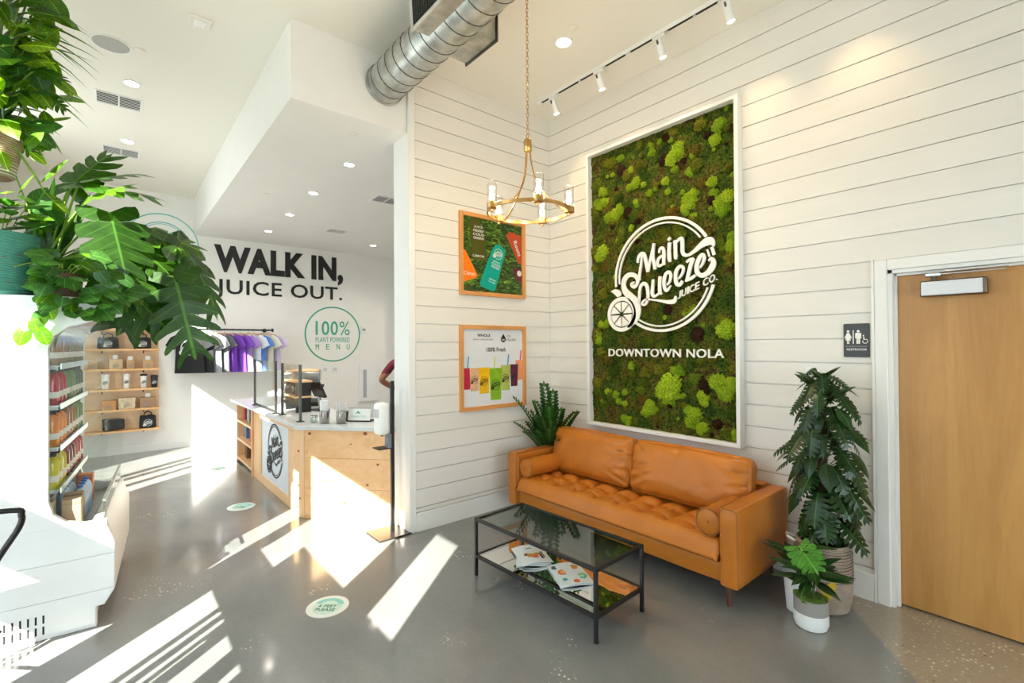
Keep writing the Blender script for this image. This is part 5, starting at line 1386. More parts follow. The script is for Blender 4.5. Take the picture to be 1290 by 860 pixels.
cup('white tumbler with black lid on the fourth shelf board', -3.29, SZ[3], .042, .18, WHITE, BLACK)
cup('black tumbler at the right of the fourth shelf board', -3.16, SZ[3], .045, .16, BLACK, BLACK)
t = thing('tshirt_stack', 'folded black and white printed shirts on the lowest shelf board', 'shirts', (X0+.125, -3.66, SZ[5]+.0005), R(10))
for k in range(3):
    vs, fs = rbox(.05, .20, .17-.01*k, .012, 4)
    G().add(vs, fs, Mx.Translation((.03*k-.03, .02*k, .090)) @ Mx.Rotation(R(-8), 4, 'Y')).mk('folded_shirt', [BLACKP, M('printed_shirt', (.55,.55,.55), .8, col2=(.02,.02,.02), scale=22), BLACKP][k], t, smooth=50)
t = thing('price_stand', 'red and white printed card on the top shelf board', 'card', (X0+.11, -3.40, SZ[0]+.0005))
G().box(-.03,.03,-.11,.11,0,.010).mk('base', BLACK, t); G().box(-.004,.004,-.10,.10,.010,.07).mk('card', WHITE, t)
G().box(.004,.0055,-.08,.08,.03,.05).mk('printed_line', M('print_red', (.6,.08,.08), .5), t)

# ---------------------------------------------------------------- shirts on the wall rail
RX, RZ = X0+.26, 1.885
t = thing('clothes_rail', 'black wall-mounted clothes rail holding the shirts', 'rail', (RX, -2.2, RZ))
G().cyl((0,-.64,0), (0,.66,0), .014).mk('bar', BLACK, t)
for y in (-.55, .60):
    G().cyl((-.245,y,0), (0,y,0), .012).mk('bracket_arm', BLACK, t)
    G().cyl((-.259,y,0), (-.245,y,0), .035).mk('wall_flange', BLACK, t)
G().cyl((0,.66,0), (0,.685,0), .03).mk('end_cap', BLACK, t)
HANG = wood('hanger_wood', (.66,.40,.18), (.5,.27,.1), 2, 'X')
def shirt_mesh(mt, seed):
    """tee in its own plane: width along x, thickness y, neck at z=0"""
    vs = []; fs = []; rows = [(.0,.085),(-.03,.16),(-.06,.205),(-.12,.215),(-.20,.205),(-.34,.205),(-.48,.212),(-.62,.22)]; N = 20
    for z, w in rows:
        for j in range(N):
            a = 2*PI*j/N; d = .010+.012*min(1, -z/.15)
            fold = .006*math.sin(5*a+seed+z*7)*min(1, -z/.3)
            vs.append((w*math.cos(a), (d+fold)*math.sin(a)*(1 if abs(math.cos(a)) < .97 else .6), z))
    for i in range(len(rows)-1):
        for j in range(N): fs.append((i*N+j, (i+1)*N+j, (i+1)*N+(j+1) % N, i*N+(j+1) % N))
    g = G().add(vs, fs)
    for s in (-1, 1):
        q = G().tube([(s*.155,0,-.055),(s*.225,0,-.10),(s*.285,.0,-.215)], [.055,.070,.075], 10); g.add([(p[0], p[1]*.30, p[2]) for p in q.v], q.f)
    return g
def shirt(label, y, a, col, seed, logo=None):
    t = thing('tshirt', label, 'shirt', (RX, y, RZ-.075), a, 'shirts on the rail')
    mt = M('shirt_cotton', col, .9, var=.08, scale=6, bump=.1, bscale=120)
    b = shirt_mesh(mt, seed).mk('shirt_body', mt, t, smooth=60)
    h = G().tube([(-.19,0,-.045),(-.10,0,.0),(0,0,.015),(.10,0,.0),(.19,0,-.045)], .009, 6).mk('hanger', HANG, t)
    G().tube([(0,0,.015),(0,0,.060),(.012,0,.082),(0,0,.094),(-.010,0,.086)], .0025, 5).mk('hanger_hook', STEEL, h)
    if logo: logo_joined(frame((.0,-.027,-.22), (1,0,0), (0,0,1)), .115, .006).mk('printed_logo', logo, b)
PU = (.14,.035,.36); BL = (.06,.16,.48)
SHIRTS = [('black tee with big white logo, leftmost on the rail', -2.72, (.014,.014,.016), 60, True), ('black tee second from the left on the rail', -2.58, (.016,.016,.018), 52, True),
          ('grey and black tee third from the left on the rail', -2.47, (.30,.31,.34), 50, None), ('dark grey tee fourth on the rail', -2.36, (.10,.10,.12), 48, None), ('deep purple tee with white logo on the rail', -2.25, PU, 52, True),
          ('bright purple tee in the middle of the rail', -2.13, (.17,.05,.42), 54, None), ('lilac tee beside the blue one on the rail', -2.02, (.30,.18,.48), 50, None),
          ('white tee with blue edge on the rail', -1.90, (.55,.60,.68), 56, None), ('blue tee near the right end of the rail', -1.82, BL, 50, None), ('cream tee second from the right on the rail', -1.70, (.55,.54,.46), 50, None), ('lavender tee at the right end of the rail', -1.60, (.48,.42,.60), 55, None)]
for i, (lb, y, c, a, lgo) in enumerate(SHIRTS): shirt(lb, y, R(a), c, i*1.7, WLOGO if lgo else None)

# ---------------------------------------------------------------- person behind the counter, mostly hidden by the wall end
def person():
    t = thing('person', 'person in maroon shirt and dark trousers standing with bent elbow behind the counter', 'person', (-1.74, -.80, 0), R(50))
    J = {'pel':((0,0,.95),.135,.10),'wai':((0,0,1.08),.125,.095),'che':((0,.0,1.28),.155,.11),'nek0':((0,0,1.44),.085,.07),'nek':((0,.01,1.52),.052,.052),
         'ls':((-.17,0,1.40),.066,.066),'le':((-.335,-.03,1.175),.046,.046),'lw':((-.20,.16,1.05),.033,.033),'lh':((-.155,.19,1.03),.036,.024),
         'rs':((.17,0,1.40),.066,.066),'re':((.26,.04,1.14),.046,.046),'rw':((.20,.22,1.00),.033,.033),'rh':((.17,.28,.99),.036,.024),
         'lhip':((-.09,0,.88),.095,.095),'lk':((-.10,.02,.50),.062,.062),'la':((-.10,-.01,.09),.042,.042),'lt':((-.11,.13,.045),.042,.036),
         'rhip':((.09,0,.88),.095,.095),'rk':((.10,.02,.50),.062,.062),'ra':((.10,-.01,.09),.042,.042),'rt':((.11,.13,.045),.042,.036)}
    E = [('pel','wai'),('wai','che'),('che','nek0'),('nek0','nek'),('che','ls'),('ls','le'),('le','lw'),('lw','lh'),('che','rs'),('rs','re'),('re','rw'),('rw','rh'),('pel','lhip'),('lhip','lk'),('lk','la'),('la','lt'),('pel','rhip'),('rhip','rk'),('rk','ra'),('ra','rt')]
    ids = {k: i for i, k in enumerate(J)}
    vs = [J[k][0] for k in J]; es = [(ids[a], ids[b]) for a, b in E]; rad = [J[k][1:] for k in J]
    # five fingers per hand
    for h, sgn in (('l', -1), ('r', 1)):
        hp = V(J[h+'h'][0]); wv = (hp-V(J[h+'w'][0])).normalized(); side = V((0,0,1))
        for k, (of, ln) in enumerate(((.030,.055),(.016,.080),(.004,.086),(-.010,.078),(-.024,.060))):
            a = hp+side*of+wv*.01; d = (wv+side*(.7 if k == 0 else of*4)).normalized()
            i = len(vs); vs += [tuple(a+d*ln*.4), tuple(a+d*ln*.75+V((0,.006,-.006))), tuple(a+d*ln+V((0,.014,-.018)))]; rad += [(.0095,.0095),(.0088,.0088),(.0075,.0075)]
            es += [(ids[h+'h'], i), (i, i+1), (i+1, i+2)]
    me = bpy.data.meshes.new('body'); me.from_pydata(vs, es, [])
    o = obj('body', me, t)
    for m_ in (SKIN, MAROON, M('dark_trousers', (.02,.022,.03), .85), M('shoe_black', (.01,.01,.01), .5)): me.materials.append(m_)
    sk = o.modifiers.new('skin', 'SKIN'); 
    for i, r_ in enumerate(rad): me.skin_vertices[0].data[i].radius = r_
    me.skin_vertices[0].data[0].use_root = True
    ss = o.modifiers.new('sub', 'SUBSURF'); ss.levels = 2; ss.render_levels = 2
    dg = bpy.context.evaluated_depsgraph_get(); dg.update()
    m2 = bpy.data.meshes.new_from_object(o.evaluated_get(dg))
    o.modifiers.clear(); o.data = m2
    for p in m2.polygons:
        c = p.center; ax = abs(c.x)
        if c.z < .08: p.material_index = 3
        elif c.z < .97 and not (c.y > .12 or ax > .20): p.material_index = 2
        elif c.z > 1.47: p.material_index = 0
        elif ax > .20 and c.z < 1.255 or (c.y > .135): p.material_index = 0
        else: p.material_index = 1
    m2.shade_smooth()
    # head with face and short hair
    bm = bmesh.new(); bmesh.ops.create_icosphere(bm, subdivisions=4, radius=1)
    for v in bm.verts:
        d = v.co.copy(); x, y, z = d
        q = V((x*.076, y*.095, z*.115))
        if z < 0: q.x *= 1-.22*z*z; q.y *= 1-.10*z*z
        if y > 0:
            q.y += .020*math.exp(-((x/.13)**2+((z+.12)/.16)**2))          # nose
            q.y -= .010*math.exp(-(((abs(x)-.38)/.16)**2+((z-.05)/.10)**2)) # eye sockets
            q.y += .006*math.exp(-((x/.26)**2+((z+.46)/.07)**2))           # lips
            q.y -= .005*math.exp(-((x/.28)**2+((z+.40)/.03)**2))
        v.co = q
    mh = bpy.data.meshes.new('head'); bm.to_mesh(mh); bm.free(); mh.materials.append(SKIN); mh.shade_smooth()
    h = obj('head', mh, t, loc=(0,.025,1.635))
    for s in (-1, 1):
        G().lathe([(.0001,-.012),(.010,-.008),(.0125,0),(.010,.008),(.0001,.012)], 12, (s*.029,.082,.008)).mk('eye', WHITE, h, smooth=60)
        G().add(*rbox(.012,.030,.055,.006,3), Mx.Translation((s*.078,-.008,-.005))).mk('ear', SKIN, h, smooth=50)
    bm = bmesh.new(); bmesh.ops.create_icosphere(bm, subdivisions=4, radius=1)
    for v in list(bm.verts):
        if v.co.z < .15-.55*(-v.co.y) if v.co.y < 0 else v.co.z < .30+.25*v.co.y: v.co = v.co*.9
        v.co = V((v.co.x*.081, v.co.y*.100-.004, v.co.z*.120+.003))
    mh = bpy.data.meshes.new('hair'); bm.to_mesh(mh); bm.free(); mh.materials.append(M('dark_hair', (.015,.010,.008), .6)); mh.shade_smooth(); obj('hair', mh, h)
person()

# ---------------------------------------------------------------- leaves
def split_leaf(mt, k=7, wid=.46, cut=.38, gap=.30, sweep=.16, droop=.16, fold=.10, back=.16):
    """split leaf lying along +y from its stalk (length 1), face up +z"""
    vs = [(0, 0, 0)]; fs = []
    def P(x, y):
        return (x, y, -droop*y*y-fold*abs(x)-.10*x*x+.01*math.sin(9*y))
    vs = []; 
    def S(t_, f): return sweep*(.15+.85*t_)*f**1.4-(back*1.2+sweep*.25)*f*max(0, .42-t_)*2.4
    for s in (-1, 1):
        for i in range(k):
            a, b = i/k*.93, (i+1)/k*.93
            c = (a+b)/2
            w = wid*(math.sin(PI*(.20+.78*c))**.7)
            rows = []
            for f in (0, cut*.55, cut, cut+(1-cut)*.45, cut+(1-cut)*.85, 1.0):
                g_ = 0 if f <= cut else gap*min(1, (f-cut)/(1-cut)*1.6)
                ya, yb = a+S(a, f), b+S(b, f); yc, hh = (ya+yb)/2, (yb-ya)/2*(1-g_)
                if f == 1.0: hh *= .45
                rows.append((s*w*f, yc-hh, yc+hh))
            o = len(vs)
            for x, y0, y1 in rows: vs += [P(x, y0), P(x, y1)]
            for j in range(len(rows)-1):
                q = o+2*j; f_ = (q, q+2, q+3, q+1)
                fs.append(f_ if s > 0 else f_[::-1])
    o = len(vs)
    vs += [P(0,.90), P(-.07,.93), P(.07,.93), P(0,1.06)]
    fs += [(o, o+2, o+3, o+1)]
    # midrib
    g = G().add(vs, fs)
    return g.mesh('leaf', mt, 70)
def simple_leaf(mt, prof, lobes=0.0, droop=.18, fold=.12, n=8, wave=0.0):
    """undivided leaf: prof(t) gives the half width; lobes pull the base back into a heart"""
    vs = []; fs = []
    for i in range(n+1):
        t = i/n; w = prof(t)
        for u in (-1, -.5, 0, .5, 1):
            x = u*w; y = t-lobes*abs(u)*(1-t)**3
            vs.append((x, y, -droop*t*t-fold*abs(x)+wave*math.sin(12*t)*abs(u)))
    for i in range(n):
        for j in range(4):
            a = 5*i+j; fs.append((a, a+1, a+6, a+5))
    return G().add(vs, fs).mesh('leaf', mt, 80)
heart = lambda t: .46*(math.sin(PI*min(1, .22+.78*t)))**.9 if t < 1 else 0.0
lance = lambda t: .13*math.sin(PI*t**.8)
oval = lambda t: .24*math.sin(PI*t**.85)
LGD = leafmat('leaf_deep_green', (.022,.075,.008), (.05,.14,.014), ((.55,.6,.5),(1.25,1.25,1)), .35, .42)
LGM = leafmat('leaf_mid_green', (.040,.115,.010), (.085,.19,.016), ((.5,.6,.5),(1.6,1.45,1)), .38, .5)
LGH = leafmat('leaf_heart_green', (.035,.11,.022), (.075,.19,.035), ((.7,.75,.9),(1.3,1.3,1.1)), .32, .45)
LGK = leafmat('leaf_dark_gloss', (.008,.030,.006), (.018,.058,.010), ((.6,.7,.6),(1.3,1.3,1.2)), .28, .25)
LGZ = leafmat('leaf_zz', (.010,.045,.008), (.025,.085,.014), ((.7,.7,.7),(1.3,1.3,1.2)), .22, .2)
STEMG = M('green_stalk', (.22,.36,.05), .5, var=.2)
STEMD = M('dark_stalk', (.05,.10,.02), .55, var=.2)
def place(me, parent, base, d, nrm, s, sx=1.0, name='leaf'):
    y = V(d).normalized(); z = V(nrm)-y*V(nrm).dot(y)
    z = z.normalized() if z.length > 1e-4 else y.orthogonal().normalized()
    x = y.cross(z)
    o = obj(name, me, parent)
    o.matrix_local = Mx(((x.x*s*sx,y.x*s,z.x*s,base[0]),(x.y*s*sx,y.y*s,z.y*s,base[1]),(x.z*s*sx,y.z*s,z.z*s,base[2]),(0,0,0,1)))
    return o
TOC = V((.80,-.10,.45))      # roughly toward the room
def stalk(parent, a, b, r, mt, sag=.0, name='stalk'):
    a, b = V(a), V(b); m = (a+b)/2+V((0,0,abs(sag)))
    G().tube([tuple(p) for p in crom([tuple(a), tuple(m), tuple(b)], 4)], r, 6).mk(name, mt, parent, smooth=60)

# ---------------------------------------------------------------- plants on the drinks cooler
CT = 1.8885
MON = [split_leaf(LGD, 5, .46, .58, .34, .26, .18), split_leaf(LGD, 6, .42, .50, .40, .28, .22)]
MONM = [split_leaf(LGM, 5, .46, .58, .34, .26, .18), split_leaf(LGM, 6, .42, .50, .40, .28, .22)]
SEL = split_leaf(LGD, 6, .36, .30, .52, .30, .14, .10, .16)
HEA = simple_leaf(LGH, heart, .22, .20, .15)
HEAM = simple_leaf(LGM, heart, .22, .24, .15)
LGY = leafmat('leaf_yellow_green', (.10,.20,.012), (.20,.33,.03), ((.45,.55,.5),(1.35,1.25,1)), .38, .5)
OVA = simple_leaf(LGY, oval, 0, .25, .2)
LAN = simple_leaf(LGM, lance, 0, .45, .2)
rp = random.Random(11)
def monstera_top():
    o = V((-.36, -3.97, CT))
    t = thing('potted_monstera', 'large monstera spreading split leaves from the top of the cooler', 'plant', o)
    G().lathe([(.0001,0),(.11,0),(.12,.01),(.14,.20),(.13,.20),(.115,.02),(.0001,.02)], 24).mk('pot', M('dark_pot', (.03,.03,.032), .5), t, smooth=40)
    G().lathe([(.0001,.17),(.132,.17),(.132,.175),(.0001,.185)], 20).mk('soil', SOIL, t)
    root = V((0,0,.18))
    L = [((-.2,-3.80,2.60),(-.1,-3.435,2.62),.42,0,(.3,-.2,.9)), ((-.25,-3.83,2.60),(-.2,-3.53,2.79),.36,1,(.2,-.4,.9)),
         ((-.12,-3.655,2.43),(-.02,-3.575,2.075),.40,0,(.9,.1,.35)), ((-.3,-3.51,2.38),(-.25,-3.17,2.33),.38,0,(.5,-.2,.85)),
         ((-.3,-3.30,2.36),(-.2,-3.00,1.90),.50,1,(.5,.5,.7)), ((-.30,-3.35,2.33),(-.25,-3.12,1.98),.44,0,(.7,.3,.5)),
         ((-.1,-3.330,2.06),(-.03,-3.23,1.565),.50,9,(.95,-.1,.25)), ((-.2,-3.62,2.03),(-.1,-3.37,1.75),.38,0,(.7,-.2,.6)),
         ((-.2,-3.82,2.14),(-.1,-3.47,1.95),.40,1,(.5,-.2,.8)), ((-.3,-3.40,2.12),(-.2,-3.60,1.72),.40,0,(.8,.2,.4)),
         ((-.5,-3.45,2.38),(-.5,-3.09,2.15),.36,1,(.3,-.2,.9)), ((-.4,-3.86,2.59),(-.4,-3.70,2.90),.30,0,(.6,-.6,.3)),
         ((-.15,-3.70,2.20),(-.05,-3.50,1.98),.34,0,(.7,-.1,.6)), ((-.5,-3.70,2.30),(-.45,-3.40,2.12),.36,0,(.5,0,.8)),
         ((-.35,-3.60,2.15),(-.30,-3.36,1.93),.34,1,(.6,-.1,.7)), ((-.1,-3.75,2.50),(-.02,-3.58,2.62),.26,8,(.4,-.3,.8)),
         ((-.2,-3.55,2.28),(-.12,-3.36,2.12),.30,8,(.6,-.1,.7))]
    for b, e, s, kind, nr in L:
        b, e = V(b)-o, V(e)-o
        me = SEL if kind == 9 else (MONM[0] if kind == 8 else (MON[kind] if rp.random() < .62 else MONM[kind]))
        stalk(t, root+V((rp.uniform(-.05,.05), rp.uniform(-.05,.05), 0)), b, .0065, STEMG, .03)
        place(me, t, b, e-b, nr, (e-b).length*1.02, 1.05)
    # broad upright strap leaves behind the stalks
    ST = simple_leaf(LGD, lambda q: .085*math.sin(PI*q**.6)+.02*(1-q), 0, .05, .2)
    for k in range(7):
        d = V((rp.uniform(-.2,.3), rp.uniform(-.05,.55), 1)); place(ST, t, root+V((rp.uniform(-.05,.05),rp.uniform(-.05,.05),-.02)), d, TOC, rp.uniform(.40,.62))
monstera_top()
def weave(name, c1, c2, sc=60, axis='Z', rough=.8):
    m, nt, b = newmat(name)
    tc = node(nt, 'ShaderNodeTexCoord'); wv = node(nt, 'ShaderNodeTexWave', Scale=sc, Distortion=.4, Detail=1); wv.bands_direction = axis
    nt.links.new(tc.outputs['Object'], wv.inputs['Vector'])
    nz = node(nt, 'ShaderNodeTexNoise', Scale=22, Detail=3); nt.links.new(tc.outputs['Object'], nz.inputs['Vector'])
    mu = node(nt, 'ShaderNodeMath', operation='MULTIPLY'); nt.links.new(wv.outputs['Fac'], mu.inputs[0]); nt.links.new(nz.outputs['Fac'], mu.inputs[1])
    rp_ = node(nt, 'ShaderNodeValToRGB'); rp_.color_ramp.elements[0].color = c4(c2); rp_.color_ramp.elements[1].color = c4(c1); rp_.color_ramp.elements[1].position = .6
    nt.links.new(mu.outputs[0], rp_.inputs[0]); nt.links.new(rp_.outputs[0], b.inputs['Base Color']); b.inputs['Roughness'].default_value = rough
    bp = node(nt, 'ShaderNodeBump', Strength=.5, Distance=.004); nt.links.new(wv.outputs['Fac'], bp.inputs['Height']); nt.links.new(bp.outputs[0], b.inputs['Normal'])
    return m
def teal_basket():
    o = V((-.10, -4.125, CT))
    t = thing('teal_basket_plant', 'teal woven basket with red beads holding a trailing heart-leaf plant', 'plant', o)
    W = weave('teal_weave', (.10,.36,.26), (.03,.17,.13), 34)
    G().lathe([(.0001,0),(.135,0),(.145,.01),(.158,.10),(.165,.22),(.168,.335),(.158,.335),(.15,.10),(.13,.02),(.0001,.02)], 34).mk('basket', W, t, smooth=40)
    for k in range(9):
        z = .018+.036*k; r = [.147,.151,.155,.159,.161,.163,.165,.167,.169][k]
        G().tube([(r*math.cos(a*PI/16), r*math.sin(a*PI/16), z) for a in range(32)], .006, 5, closed=True).mk('coil', W, t, smooth=60)
    bd = G().lathe([(.0001,-.005),(.005,0),(.0001,.005)], 6).mesh('bead', M('red_bead', (.30,.02,.02), .4)); bd2 = G().lathe([(.0001,-.005),(.005,0),(.0001,.005)], 6).mesh('bead', M('yellow_bead', (.6,.35,.03), .4))
    for k in range(20):
        a = R(-40+7*k); z = .11+.05*math.sin(k*1.9); r = .170
        ob = obj('bead', bd if k % 5 else bd2, t, loc=(r*math.cos(a), r*math.sin(a), z+.03*(k % 3)))
    G().lathe([(.0001,.27),(.156,.27),(.156,.275),(.0001,.285)], 20).mk('soil', SOIL, t)
    for k in range(46):
        a = rp.uniform(-2.6, 2.0); r = rp.uniform(.03, .15); z = .34+rp.uniform(0, .24)
        b = V((r*math.cos(a), r*math.sin(a), z)); d = V((math.cos(a), math.sin(a), rp.uniform(-.3,.6)))
        place(HEAM if rp.random() < .6 else HEA, t, b, d, V((.5,-.1,.9))+V((rp.uniform(-.3,.3),)*3), rp.uniform(.07,.115))
        if k % 3 == 0: stalk(t, (b.x*.2, b.y*.2, .28), b, .0028, STEMG, .02)
teal_basket()
def heart_mass():
    o = V((-.02, -3.86, CT))
    t = thing('heartleaf_plant', 'bushy heart-leaf vine spilling over the cooler corner', 'plant', o)
    G().lathe([(.0001,0),(.075,0),(.08,.006),(.09,.13),(.083,.13),(.075,.02),(.0001,.02)], 20).mk('pot', M('brown_pot', (.09,.045,.025), .6), t, smooth=40)
    G().lathe([(.0001,.11),(.085,.11),(.085,.115),(.0001,.12)], 16).mk('soil', SOIL, t)
    for k in range(120):
        a = rp.uniform(-2.6, 2.2); r = .06+.22*rp.random()**.8
        x, y = .6*r*math.cos(a)+.05, max(-.07+.05*rp.random(), r*math.sin(a)*1.05+.02)
        z = .21*(1-(r/.30)**2)+rp.uniform(-.04,.05)+.02
        if x > .085: z = rp.uniform(-.11, .20)
        else: z = max(z, .03)
        b = V((x, y, z)); d = V((math.cos(a)*.8+.25, math.sin(a), rp.uniform(-1.1,.1)))
        place(HEA if rp.random() < .85 else HEAM, t, b, d, V((.9,-.05,.5))+V((rp.uniform(-.35,.35), rp.uniform(-.35,.35), rp.uniform(-.2,.3))), rp.uniform(.062,.098))
    for k in range(14):
        a = rp.uniform(-2.4, 2.0); stalk(t, (.02*math.cos(a), .02*math.sin(a), .11), (.16*math.cos(a)*.6+.05, .18*math.sin(a), .15), .0026, STEMG, .05)
    # the long runner hanging in front of the end panel
    run = [(.09,-.03,.02),(.112,-.05,-.06),(.112,-.075,-.12),(.112,-.105,-.17),(.112,-.125,-.235)]
    G().tube(crom(run, 4), .0022, 5).mk('runner', STEMG, t)
    for (x, y, z), s, dy in (((.115,-.055,-.055),.085,.5),((.116,-.075,-.11),.078,-.6),((.116,-.10,-.15),.075,.4),((.116,-.14,-.20),.082,-.5),((.116,-.075,-.20),.078,.6),((.112,-.03,.0),.08,.2)):
        place(HEAM, t, (x+.012, y, z), V((.05, dy*.6, -1)), V((1,-.1,.2)), s)
heart_mass()
def hanging():
    o = V((-.22, -4.17, 2.56))
    t = thing('hanging_basket_plant', 'ribbed tan and white hanging basket overflowing with mixed foliage near the ceiling', 'plant', o)
    B = weave('tan_weave', (.62,.50,.36), (.30,.18,.09), 26)
    G().lathe([(.0001,0),(.085,0),(.10,.01),(.125,.15),(.135,.30),(.125,.30),(.115,.15),(.09,.02),(.0001,.02)], 28).mk('basket', B, t, smooth=40)
    RB = M('white_cord', (.75,.73,.68), .7)
    for k in range(16):
        z = .015+.018*k; r = .101+.0335*min(1, z/.30)
        G().tube([(r*math.cos(a*PI/14), r*math.sin(a*PI/14), z) for a in range(28)], .0042, 5, closed=True).mk('cord_ring', RB, t, smooth=60)
    for k in range(3):
        a = R(30+120*k); G().tube([(.13*math.cos(a), .13*math.sin(a), .30), (0,0,ZC-2.56-.01)], .003, 5).mk('hanging_cord', RB, t)
    G().lathe([(.0001,-.02),(.02,-.018),(.02,0),(.0001,0)], 12, (0,0,ZC-2.56-.0005)).mk('ceiling_hook', BRASS, t)
    G().lathe([(.0001,.26),(.125,.26),(.125,.265),(.0001,.27)], 20).mk('soil', SOIL, t)
    for k in range(250):
        a = rp.uniform(-1.6, 2.5); h = rp.random()**1.15; r = rp.uniform(.05, .28)*(1 if h < .75 else .9)
        b = V((r*math.cos(a), r*math.sin(a), (.26+.98*h) if (k % 6 or r < .16) else rp.uniform(-.22,.2))); d = V((math.cos(a)+rp.uniform(-.7,.7), math.sin(a)+rp.uniform(-.9,.5), rp.uniform(-1.3,.8)))
        if b.z+2.56 > ZC-.15: b.z = ZC-.2-2.56-rp.random()*.2
        q = rp.random()
        me = OVA if q < .52 else (HEAM if q < .76 else (HEA if q < .94 else MON[0]))
        place(me, t, b, d, V((.7,-.3,.7))+V((rp.uniform(-.4,.4), rp.uniform(-.4,.4), rp.uniform(-.3,.3))), rp.uniform(.10,.20) if me is OVA else rp.uniform(.10,.17))
        if k % 5 == 0: stalk(t, (0,0,.27), b, .004, STEMG, .05)
    for k in range(22):     # thin arching blades
        a = rp.uniform(.2, 2.2); z = rp.uniform(.55,1.05); b = V((.06*math.cos(a), .08*math.sin(a)+.06, z))
        place(LAN, t, b, V((math.cos(a)*.5+.2, math.sin(a)+.3, rp.uniform(-.2,.5))), V((.3,-.3,1)), rp.uniform(.22,.34), .42)
hanging()

# ---------------------------------------------------------------- tall climbing plant in the woven basket
def tall_plant():
    o = V((2.668, -.30, 0))
    t = thing('tall_climbing_plant', 'tall dark green split-leaf plant on a moss pole in a woven basket by the door', 'plant', o)
    BW = weave('basket_weave', (.52,.42,.34), (.22,.16,.12), 40)
    prof = [(.0001,0),(.115,0),(.135,.012),(.150,.08),(.156,.20),(.148,.32),(.140,.402),(.132,.402),(.140,.32),(.146,.2),(.13,.02),(.0001,.02)]
    b = G().lathe(prof, 36).mk('basket', BW, t, smooth=40)
    dk = M('basket_stitch', (.10,.07,.055), .8)
    for k in range(11):
        z = .20+.018*k; r = .1565-.055*(z-.2)**1*.45
        G().tube([(r*math.cos(a*PI/18), r*math.sin(a*PI/18), z) for a in range(36)], .0016, 4, closed=True).mk('stitch_row', dk, b)
    # handles and the yellow mark
    for a in (R(22), R(200)):
        c, s = math.cos(a), math.sin(a)
        G().tube([(.14*c-.04*s, .14*s+.04*c, .375), (.185*c-.03*s, .185*s+.03*c, .395), (.19*c+.03*s, .19*s-.03*c, .395), (.14*c+.04*s, .14*s-.04*c, .375)], .008, 6).mk('handle', M('handle_white', (.72,.70,.66), .7), t, smooth=60)
    def on(u, z, dr): 
        a = R(-62)+u/.15; r = .1565+dr-abs(z-.19)*.03; return (r*math.cos(a), r*math.sin(a), z)
    poly = [(-.042,.155),(-.02,.185),(0,.20),(.03,.225),(.034,.175),(.018,.14),(.0,.085),(-.018,.12)]
    n = len(poly)
    G().add([on(u, z, .0015) for u, z in poly]+[on(u, z, .0045) for u, z in poly], [tuple(range(n, 2*n))]+[(i, (i+1) % n, n+(i+1) % n, n+i) for i in range(n)]).mk('yellow_patch', M('yellow_wool', (.55,.36,.02), .8), b)
    G().lathe([(.0001,.36),(.134,.36),(.134,.365),(.0001,.38)], 20).mk('soil', SOIL, t)
    G().tube([(0,.02,.36),(0,.025,.75),(.0,.03,1.22)], [.026,.025,.022], 10).mk('moss_pole', M('coir_pole', (.075,.045,.022), .95, var=.4, scale=40, bump=.8), t, smooth=60)
    AD = [split_leaf(LGK, 7, .36, .30, .40, .12, .30, .16, .06), split_leaf(LGK, 6, .34, .40, .34, .12, .36, .14, .06), simple_leaf(LGK, lambda q: .26*math.sin(PI*q**.75), .05, .35, .2)]
    rq = random.Random(4)
    for k in range(112):
        f = k/111; z = .46+.93*f+rq.uniform(-.03,.03)
        a = k*2.399+rq.uniform(-.4,.4)
        reach = (.07+.115*math.sin(PI*min(1, .15+.85*(1-f)))**.8)*rq.uniform(.5,1.05)*(1-.55*f**3)
        c, s = math.cos(a), math.sin(a)
        ry = reach*(.75 if s > 0 else 1)
        st = V((.02*c, .03+.02*s, z)); b = V((reach*c, min(.03+ry*s, .16), z+.05))
        stalk(t, st, b, .0032, STEMD, .02)
        s_ = rq.uniform(.15,.215)*(1-.30*f)
        d = V((c, s*.8, rq.uniform(-1.1,-.3)-.25*(1-f)))
        if b.y+d.normalized().y*s_ > .25: d.y = -.15; d.normalize()
        if s > .5: s_ *= .75
        place(AD[rq.choice((0,1,0,2))], t, b, d, V((c*.5, s*.5-.25, .8)), s_)
    for k in range(8):
        a = k*.8; place(AD[2], t, (.015*math.cos(a), .02+.015*math.sin(a), 1.25+.02*k), V((math.cos(a)*.7, math.sin(a)*.6-.1, .75)), V((.2,-.3,.8)), rq.uniform(.12,.18))
    # price tag on a stick
    G().cyl((-.04,.02,1.30), (-.045,.02,1.42), .002, n=5).mk('tag_stick', STEMD, t)
    G().box(-.085,-.025,.017,.019,1.40,1.455).mk('plant_tag', WHITE, t)
tall_plant()
